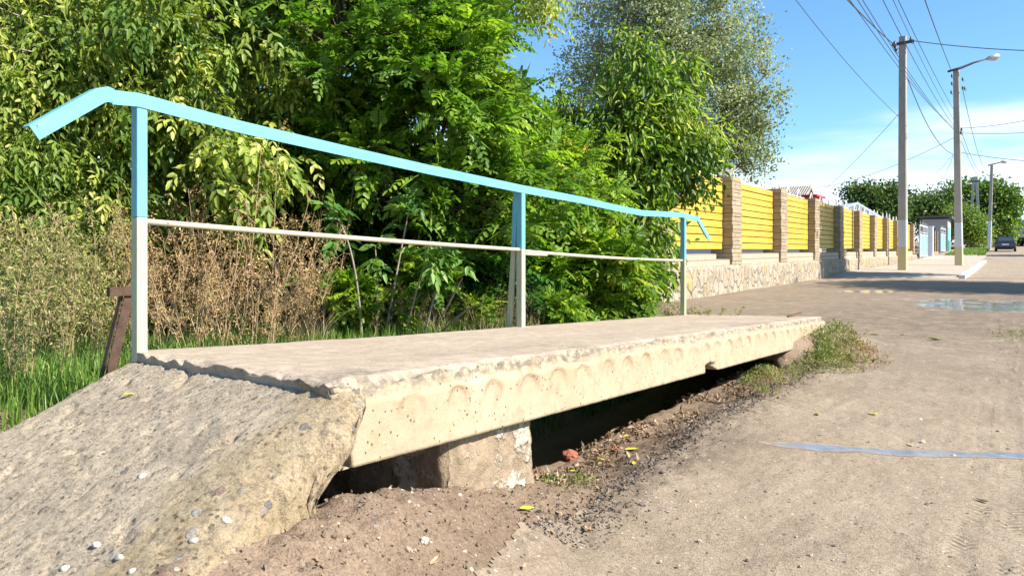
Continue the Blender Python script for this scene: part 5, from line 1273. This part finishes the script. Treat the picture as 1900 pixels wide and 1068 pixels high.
for i, (px, Yc, s_) in enumerate([(700, 5.0, .9), (760, 5.3, .8)]):
    place('dry_weed', W_brown[i % 3], base_at(px, Yc), s_ * .5, ['small dead weed behind the middle of the slab, left one', 'small dead weed behind the middle of the slab, right one'][i], 'dry weed', None, .3)
# brown dead stalks on the climber
place('dry_weed', W_brown[0], P3(at(1150, 330, 10.9)), 1.0, 'dead brown stalks sticking up in front of the climber', 'dry weed', None, .1)
for i, (px, py, Yc, s_) in enumerate([(1245, 580, 7.15, .9), (1290, 578, 7.25, 1.0), (1210, 582, 7.2, .8), (1318, 578, 7.4, .7)]):
    b_ = at(px, py, Yc); place('low_weed', W_low[i % 2], (b_.x, b_.y, gz(b_.x, b_.y)), s_ * .95, ['straw coloured weed tuft left of the third post foot', 'straw coloured weed tuft right at the third post foot', 'straw coloured weed tuft nearest the locust bush', 'smallest straw weed tuft, out on the bare ground past the third post'][i], 'weed tuft', None)
# sprigs at the far end of the slab
L_mat = leaf_mat('purslane_leaf', [(0, (.10, .16, .03)), (.45, (.20, .26, .05)), (.75, (.34, .30, .12)), (1, (.36, .17, .12))], .25)
def mat_plant(name, c, rx, ry, n, h, label, tint, leaf=.016, thr=-.3):
    x = rng.normal(c[0], rx * .5, n); y = rng.normal(c[1], ry * .5, n)
    k = ((x - c[0]) / rx) ** 2 + ((y - c[1]) / ry) ** 2 < 1.1 + .5 * vnoise(x * 6, y * 6); k &= vnoise(x * 9, y * 9) > thr; x = x[k]; y = y[k]
    top = h * np.clip(1.1 - ((x - c[0]) / rx) ** 2 - ((y - c[1]) / ry) ** 2, .15, 1)
    z = np.array([surf_z(a_, b_) for a_, b_ in zip(x[:1], y[:1])])
    z = ground_z(x, y, False) + .02 * (x > road_edge(y)) + rng.uniform(0, 1, len(x)) ** .7 * top * (.8 + .5 * vnoise(x * 12, y * 12))
    P = np.stack([x, y, z], 1)
    t = np.clip(tint + .45 * (x - c[0]) / rx + .15 * vnoise(x * 5, y * 5) + rng.normal(0, .16, len(x)), 0, 1)
    o = leaf_object(name, [leaves_arrays(P, rnd_dir(len(P), .5), rnd_dir(len(P), .6), leaf * rng.uniform(.6, 1.5, len(P)), leaf * .5, t, .2, .2)], L_mat)
    return tag(o, label, 'ground cover', kind='stuff')
mat_plant('creeping_weed', (-1.12, 6.45), .35, .85, 9500, .20, 'creeping green and reddish weed mat spilling onto the road at the far end of the slab', .58)
mat_plant('creeping_weed', (-1.44, 5.35), .12, .42, 2600, .08, 'thin greenish grey weeds growing from the gutter below the slab', .45, .013)
c_ = at(1268, 572, 7.35); mat_plant('low_growth', (c_.x, c_.y), .30, .55, 5000, .24, 'dry straw green growth round the foot of the third post', .62, .015)
mat_plant('creeping_weed', (.18, 9.3), .35, .9, 900, .03, 'sparse dry weed patch on the open ground', .7, .016)
mat_plant('creeping_weed', (-1.40, 2.52), .10, .16, 900, .025, 'tiny green sprouts on the mud right of the concrete block', .3, .010)

for i, (px, py, Yc, s_, lb_) in enumerate([(1500, 655, 5.9, .55, 'ragged straw tuft at the shadow corner of the weed mat'), (1545, 650, 6.1, .5, 'ragged tuft in the middle of the weed mat'), (1590, 680, 5.7, .42, 'ragged low tuft at the road side of the weed mat'), (1460, 715, 5.35, .42, 'ragged tuft where the gutter weeds meet the weed mat'), (1425, 735, 5.0, .3, 'smallest ragged tuft, in the gutter below the slab'), (1555, 622, 6.9, .4, 'ragged tuft just past the far end of the slab')]):
    q_ = pick(px, py); place('low_weed', W_low[i % 2], (q_.x, q_.y, q_.z - .01), s_, lb_, 'weed tuft')
# saplings of elder with bare pale stems
L_eld = leaf_mat('elder_leaf', [(0, (.06, .16, .03)), (.6, (.13, .27, .05)), (1, (.27, .40, .10))], .38)
def sapling(b_, top, label, n, L=.085, bow=(0, 0, 0), tops=None):
    r = empty('elder_sapling', b_, label, 'sapling')
    A_ = np.array(b_); B_ = np.array(top); t = np.linspace(0, 1, 12)[:, None]; mid = (A_ + B_) / 2 + np.array(bow); cv = (1 - t) ** 2 * A_ + 2 * t * (1 - t) * mid + t * t * B_
    tubes('stem', [cv], [np.linspace(.009, .0035, 12)], M_paletwig, r, 6)
    if n:
        u = rng.uniform(.72, 1.0, n)[:, None]; P = (1 - u) ** 2 * A_ + 2 * u * (1 - u) * mid + u * u * B_
        d = unit(rng.normal(size=P.shape) * .8 + np.array([.1, 0, .25]))
        leaf_object('leaves', compound(P, d, np.broadcast_to(UP, P.shape) + rng.normal(0, .2, P.shape), rng.uniform(.12, .2, n), 3, L, L * .36, rng.uniform(.1, 1, n), .4), L_eld, r)
for (px0, Y0_, px1, py1, Y1_, n, bow, lab) in [
    (672, 5.0, 610, 385, 4.7, 10, (.1, 0, .3), 'elder sapling arching left over the pipe rail with big leaflets'),
    (698, 5.1, 696, 455, 5.0, 6, (.03, 0, 0), 'straight pale stemmed sapling just left of the leafy one'),
    (712, 5.2, 765, 355, 5.2, 12, (0, 0, 0), 'tallest elder sapling with a leafy top above the pipe rail'),
    (748, 5.2, 800, 440, 4.9, 14, (0, 0, 0), 'elder sapling whose leaves hang in front of the pipe rail'),
    (786, 5.3, 845, 445, 5.0, 9, (-.05, 0, 0), 'elder sapling with a small leafy top right of the rail leaves'),
    (800, 5.4, 858, 515, 5.1, 0, (0, 0, 0), 'bare reddish broken stalk beside the saplings'),
    (805, 5.3, 900, 560, 5.0, 0, (.05, 0, .1), 'bare pale stalk leaning low to the right')]:
    b_ = base_at(px0, Y0_); sapling(b_, P3(at(px1, py1, Y1_)), lab, n, bow=bow)
# ------------------------------------------------------------------ stones, brick bits, fallen leaves, litter, roots
M_brick = plain('red_brick_bit', (.30, .105, .06), .9, var=.35, scale=20, bump=.003)
def stone(px, py, r, mat, label, group=None, flat=.7, seed=None, name='stone', cat='stone', lift=.35):
    p = pick(px, py); mb = MB(); blob(mb, (0, 0, 0), (r, r * random.uniform(.75, 1.2), r * flat), seed or px * .13, 8, .45)
    o = mb.build(name, mat, smooth=False); o.location = p + Vector((0, 0, r * flat * lift)); o.rotation_euler = (0, 0, random.uniform(0, 6)); return tag(o, label, cat, group)
stone(1056, 850, .034, M_brick, 'broken red brick piece lying at the shadow edge right of the block', name='brick_fragment', cat='brick piece', flat=.8)
stone(1140, 836, .020, M_brick, 'small orange brick chip beside the pale pebbles', name='brick_fragment', cat='brick piece')
stone(1108, 838, .015, M_peb, 'round pale pebble between the red brick piece and the brick chip')
stone(1122, 836, .014, M_stone, 'dark round pebble touching the brick chip')
stone(1085, 833, .022, M_tan, 'brown stone half in the shade behind the red brick piece')
stone(722, 888, .036, M_tan, 'rounded tan stone lying in the hole left of the block')
stone(755, 893, .014, M_tan, 'small tan stone right beside the rounded one in the hole')
stone(680, 880, .02, M_stone, 'grey stone deep in the shaded hole')
stone(788, 1008, .010, M_peb, 'flat white chip on the dirt bank below the block')
stone(1707, 779, .011, M_peb, 'pale flat stone on the road above the wet strip')
stone(1712, 822, .013, M_tan, 'tan stone sitting just above the wet strip')
stone(1770, 846, .010, M_tan, 'small stone sitting in the wet strip')
stone(1190, 938, .011, M_stone, 'brown pebble on the road right of the mud bank')
stone(1720, 936, .008, M_stone, 'small dark twig like stone on the open road')
stone(1290, 1068 - 130, .006, M_tan, 'tiny tan pebble on the near road')
for (px, py) in [(1530, 660), (1408, 750), (1385, 765), (1365, 778), (1340, 790)]: pass
rs_ = random.Random(5)
for k in range(45):
    t = rs_.random(); px = 1150 + t * 330 + rs_.gauss(0, 16); py = 905 - t * 200 + rs_.gauss(0, 8) - 12 * math.sin(t * 3)
    stone(px, py, rs_.uniform(.005, .011), M_stone, 'small dark gravel bit in the crumbled asphalt edge under the slab', 'gravel along the broken asphalt edge', seed=k * 1.3 + 3, name='gravel_stone', cat='gravel')
for k in range(70):
    px = rs_.uniform(1180, 1890); py = 600 + 460 * rs_.random() ** .7
    if px < 1640 and py < 740: continue
    stone(px, py, rs_.uniform(.003, .0075), rs_.choice([M_stone, M_tan, M_tan]), 'tiny pebble strewn on the dusty road', 'tiny pebbles strewn on the road', seed=k * 2.1, name='pebble', cat='pebble')
for k in range(36):
    px = rs_.uniform(560, 1000); py = rs_.uniform(940, 1066)
    stone(px, py, rs_.uniform(.003, .008), rs_.choice([M_dirt, M_tan, M_dirt, M_dirt]), 'small clod or pebble on the near dirt bank', 'clods on the near dirt bank', seed=k * 1.9 + 40, name='pebble', cat='pebble')
L_yl = Mat('yellow_fallen_leaf', .6, .3); L_yl.col(L_yl.mix(L_yl.mr(L_yl.noise(60, 3), .45, .65), (.62, .50, .05), (.35, .34, .05))); L_yl = L_yl.m
L_bl = Mat('tan_fallen_leaf', .8, .2); L_bl.col(L_bl.mix(L_bl.mr(L_bl.noise(50, 3), .4, .6), (.50, .36, .22), (.30, .18, .10))); L_bl = L_bl.m
L_gl = plain('green_fallen_leaf', (.40, .48, .14), .6)
def fallen(px, py, L, mat, label, ang=None, dz=.006, wr=.5):
    p = pick(px, py); n = 9; V = []; Q = []
    for i in range(n):
        t = i / (n - 1); w = L * wr * math.sin(math.pi * min(.97, max(.03, t)) ** .8) * .5; z = .25 * L * (t - .5) ** 2
        for s_ in (-1, -.5, 0, .5, 1): V.append((L * (t - .5), w * s_, z + abs(s_) ** 1.5 * w * .45 + random.uniform(-.0006, .0006)))
    for i in range(n - 1):
        for j in range(4): a_ = i*5+j; Q.append((a_, a_+5, a_+6, a_+1))
    o = link('fallen_leaf', np_mesh('fallen_leaf', V, Q, 4, True), mat); o.location = p + Vector((0, 0, dz)); o.rotation_euler = (random.uniform(-.15, .15), random.uniform(-.15, .15), random.uniform(0, 6.28) if ang is None else ang)
    sd_ = o.modifiers.new('thickness', 'SOLIDIFY'); sd_.thickness = .0006
    return tag(o, label, 'fallen leaf')
for a_ in [(238, 739, .035, L_yl, 'yellow leaf lying alone on the ramp', .9), (978, 947, .050, L_yl, 'yellow leaf on the mud below the concrete block', .9),
    (1063, 877, .035, L_yl, 'yellow leaf just below the red brick piece', .2), (1172, 837, .065, L_yl, 'largest yellow leaf, right of the brick chip', .7),
    (1176, 862, .035, L_yl, 'yellow leaf at the asphalt edge below the largest one', 2), (1163, 812, .035, L_yl, 'yellow leaf at the edge of the slab shadow', 1.2),
    (1115, 855, .045, L_yl, 'pale yellow leaf below the pebbles beside the brick', 0), (1735, 631, .14, L_gl, 'pale green leaf lying alone on the far road', .6),
    (1624, 622, .09, L_yl, 'golden leaf on the ground right of the weed mat', .3), (1675, 622, .06, L_bl, 'brown leaf near the golden one'),
    (1036, 957, .030, L_bl, 'pale curled leaf on the mud right of the yellow one'), (1090, 984, .035, L_bl, 'tan curled leaf on the near mud'),
    (808, 1045, .045, L_bl, 'curled pale leaf at the bottom of the dirt bank'), (975, 1055, .022, L_bl, 'reddish leaf scrap at the bottom edge'),
    (1822, 932, .045, M_twig, 'dark dry leaf lying on the right of the road', 2.6), (1517, 770, .05, L_yl, 'thin yellow leaf on the road left of centre', 2.0), (1620, 770, .06, L_yl, 'thin dull leaf farther right on the road', 2.4),
    (1690, 828, .04, L_bl, 'flat pale scrap just above the wet strip')]:
    fallen(*a_)
# leaf litter in the gutter: uncountable dry bits
n = 2600; t = rng.uniform(0, 1, n); y = 2.35 + 3.3 * t; x = -1.50 + .11 * rng.normal(0, 1, n) + .03 * np.sin(y * 3); k = vnoise(x * 7, y * 5) > -.05; x, y = x[k], y[k]
P = np.stack([x, y, ground_z(x, y) + rng.uniform(.002, .022, len(x))], 1)
lt = leaf_object('leaf_litter', [leaves_arrays(P, rnd_dir(len(P), 0), rnd_dir(len(P), 1.0), rng.uniform(.012, .04, len(P)), rng.uniform(.006, .016, len(P)), rng.uniform(0, 1, len(P)), .4, .3)], leaf_mat('litter', [(0, (.13, .075, .045)), (.5, (.30, .20, .12)), (1, (.50, .38, .24))], .1, .8, (1, 1, 1)))
tag(lt, 'dry brown leaf litter in the gutter below the slab', 'leaf litter', kind='stuff')
n = 700; x = rng.uniform(-1.5, 2.0, n); y = rng.uniform(8, 13, n); P = np.stack([x, y, ground_z(x, y) + .02], 1)
lt2 = leaf_object('ground_litter', [leaves_arrays(P, unit(rnd_dir(n, 0) * np.array([1, 1, .15])), rnd_dir(n, 2.5), rng.uniform(.012, .035, n), rng.uniform(.006, .014, n), rng.uniform(.2, 1, n), .2, .2)], lt.data.materials[0]); tag(lt2, 'scattered dry leaf bits on the open ground beyond the slab', 'leaf litter', kind='stuff')
n = 3600; y = rng.uniform(1.9, 6.2, n); x = road_edge(y) + rng.normal(.03, .07, n); P = np.stack([x, y, ground_z(x, y) + np.where(x > road_edge(y), .018, .0) + rng.uniform(0, .006, n)], 1)
ac = leaf_object('asphalt_crumbs', [leaves_arrays(P, rnd_dir(n, .2), rnd_dir(n, .5), rng.uniform(.005, .014, n), rng.uniform(.005, .012, n), rng.uniform(0, 1, n), .6, .5)], leaf_mat('crumb', [(0, (.09, .075, .062)), (.6, (.17, .14, .115)), (1, (.32, .27, .22))], .0, .9)); tag(ac, 'dark crumbled asphalt grit along the broken road edge', 'grit', kind='stuff')
n = 1500; x = -1.25 + rng.normal(0, .28, n); y = rng.uniform(.75, 2.3, n); P = np.stack([x, y, ground_z(x, y) + rng.uniform(-.002, .004, n)], 1)
ac = leaf_object('soil_crumbs', [leaves_arrays(P, rnd_dir(n, .2), rnd_dir(n, .5), rng.uniform(.003, .012, n), rng.uniform(.003, .010, n), rng.uniform(0, 1, n), .6, .5)], leaf_mat('soil_crumb', [(0, (.13, .09, .06)), (.7, (.25, .18, .12)), (1, (.45, .37, .28))], .0, .9)); tag(ac, 'loose crumbs of soil on the dirt bank', 'soil crumbs', kind='stuff')
# roots: hanging from the bank in the hole, and the dead clump at the far end
M_root = plain('pale_root', (.42, .31, .20), .9, var=.3, scale=30)
def root_bundle(a_, ends, r, label, name='roots', n=8, mat=M_root, jit=.01):
    C_ = []
    for e in ends:
        A_ = np.array(a_) + rng.normal(0, jit, 3); E = np.array(e); t = np.linspace(0, 1, 10)[:, None]; m_ = (A_ + E) / 2 + rng.normal(0, .02, 3) + np.array([.02, -.01, .015]); C_.append((1 - t) ** 2 * A_ + 2 * t * (1 - t) * m_ + t * t * E)
    return tag(tubes(name, C_, np.linspace(r, r * .4, 10)[None], mat, None, 5), label, 'roots')
def gp(px, py, dz=.006): p = pick(px, py); return (p.x, p.y, p.z + dz)
root_bundle(gp(690, 898, .02), [gp(668, 968), (gp(684, 962)), gp(744, 970), gp(755, 975), gp(700, 940), gp(720, 930), gp(676, 945), gp(735, 950)], .0032, 'thin pale roots hanging down the dirt bank left of the block')
cl = on_x(1483, 648, -1.42); ends = []
for k in range(70): ends.append((cl.x + rng.normal(.04, .05), cl.y + rng.normal(.0, .16), gz(-1.3, 6.0) + rng.uniform(0, .16)))
root_bundle((cl.x + .0, cl.y + .05, cl.z + .0), ends, .0035, 'tangled clump of dead grey roots under the far corner of the slab', 'root_clump', mat=plain('dead_root', (.22, .17, .12), .95, var=.5), jit=.07)
# soil lump carrying the clump
sb = MB(); blob(sb, (-1.50, 6.35, .06), (.20, .42, .20), 4.4, 14, .4); tag(sb.build('soil_mound', M_dirt, smooth=True), 'brown soil lump under the far corner of the slab', 'soil')
sb = MB(); blob(sb, (0, 0, 0), (.14, .18, .085), 9.1, 12, .4); o = sb.build('mortar_lump', M_block, smooth=True); o.location = (-1.40, 7.22, .14); tag(o, 'grey mortar lump wedged under the far end of the slab', 'mortar lump')
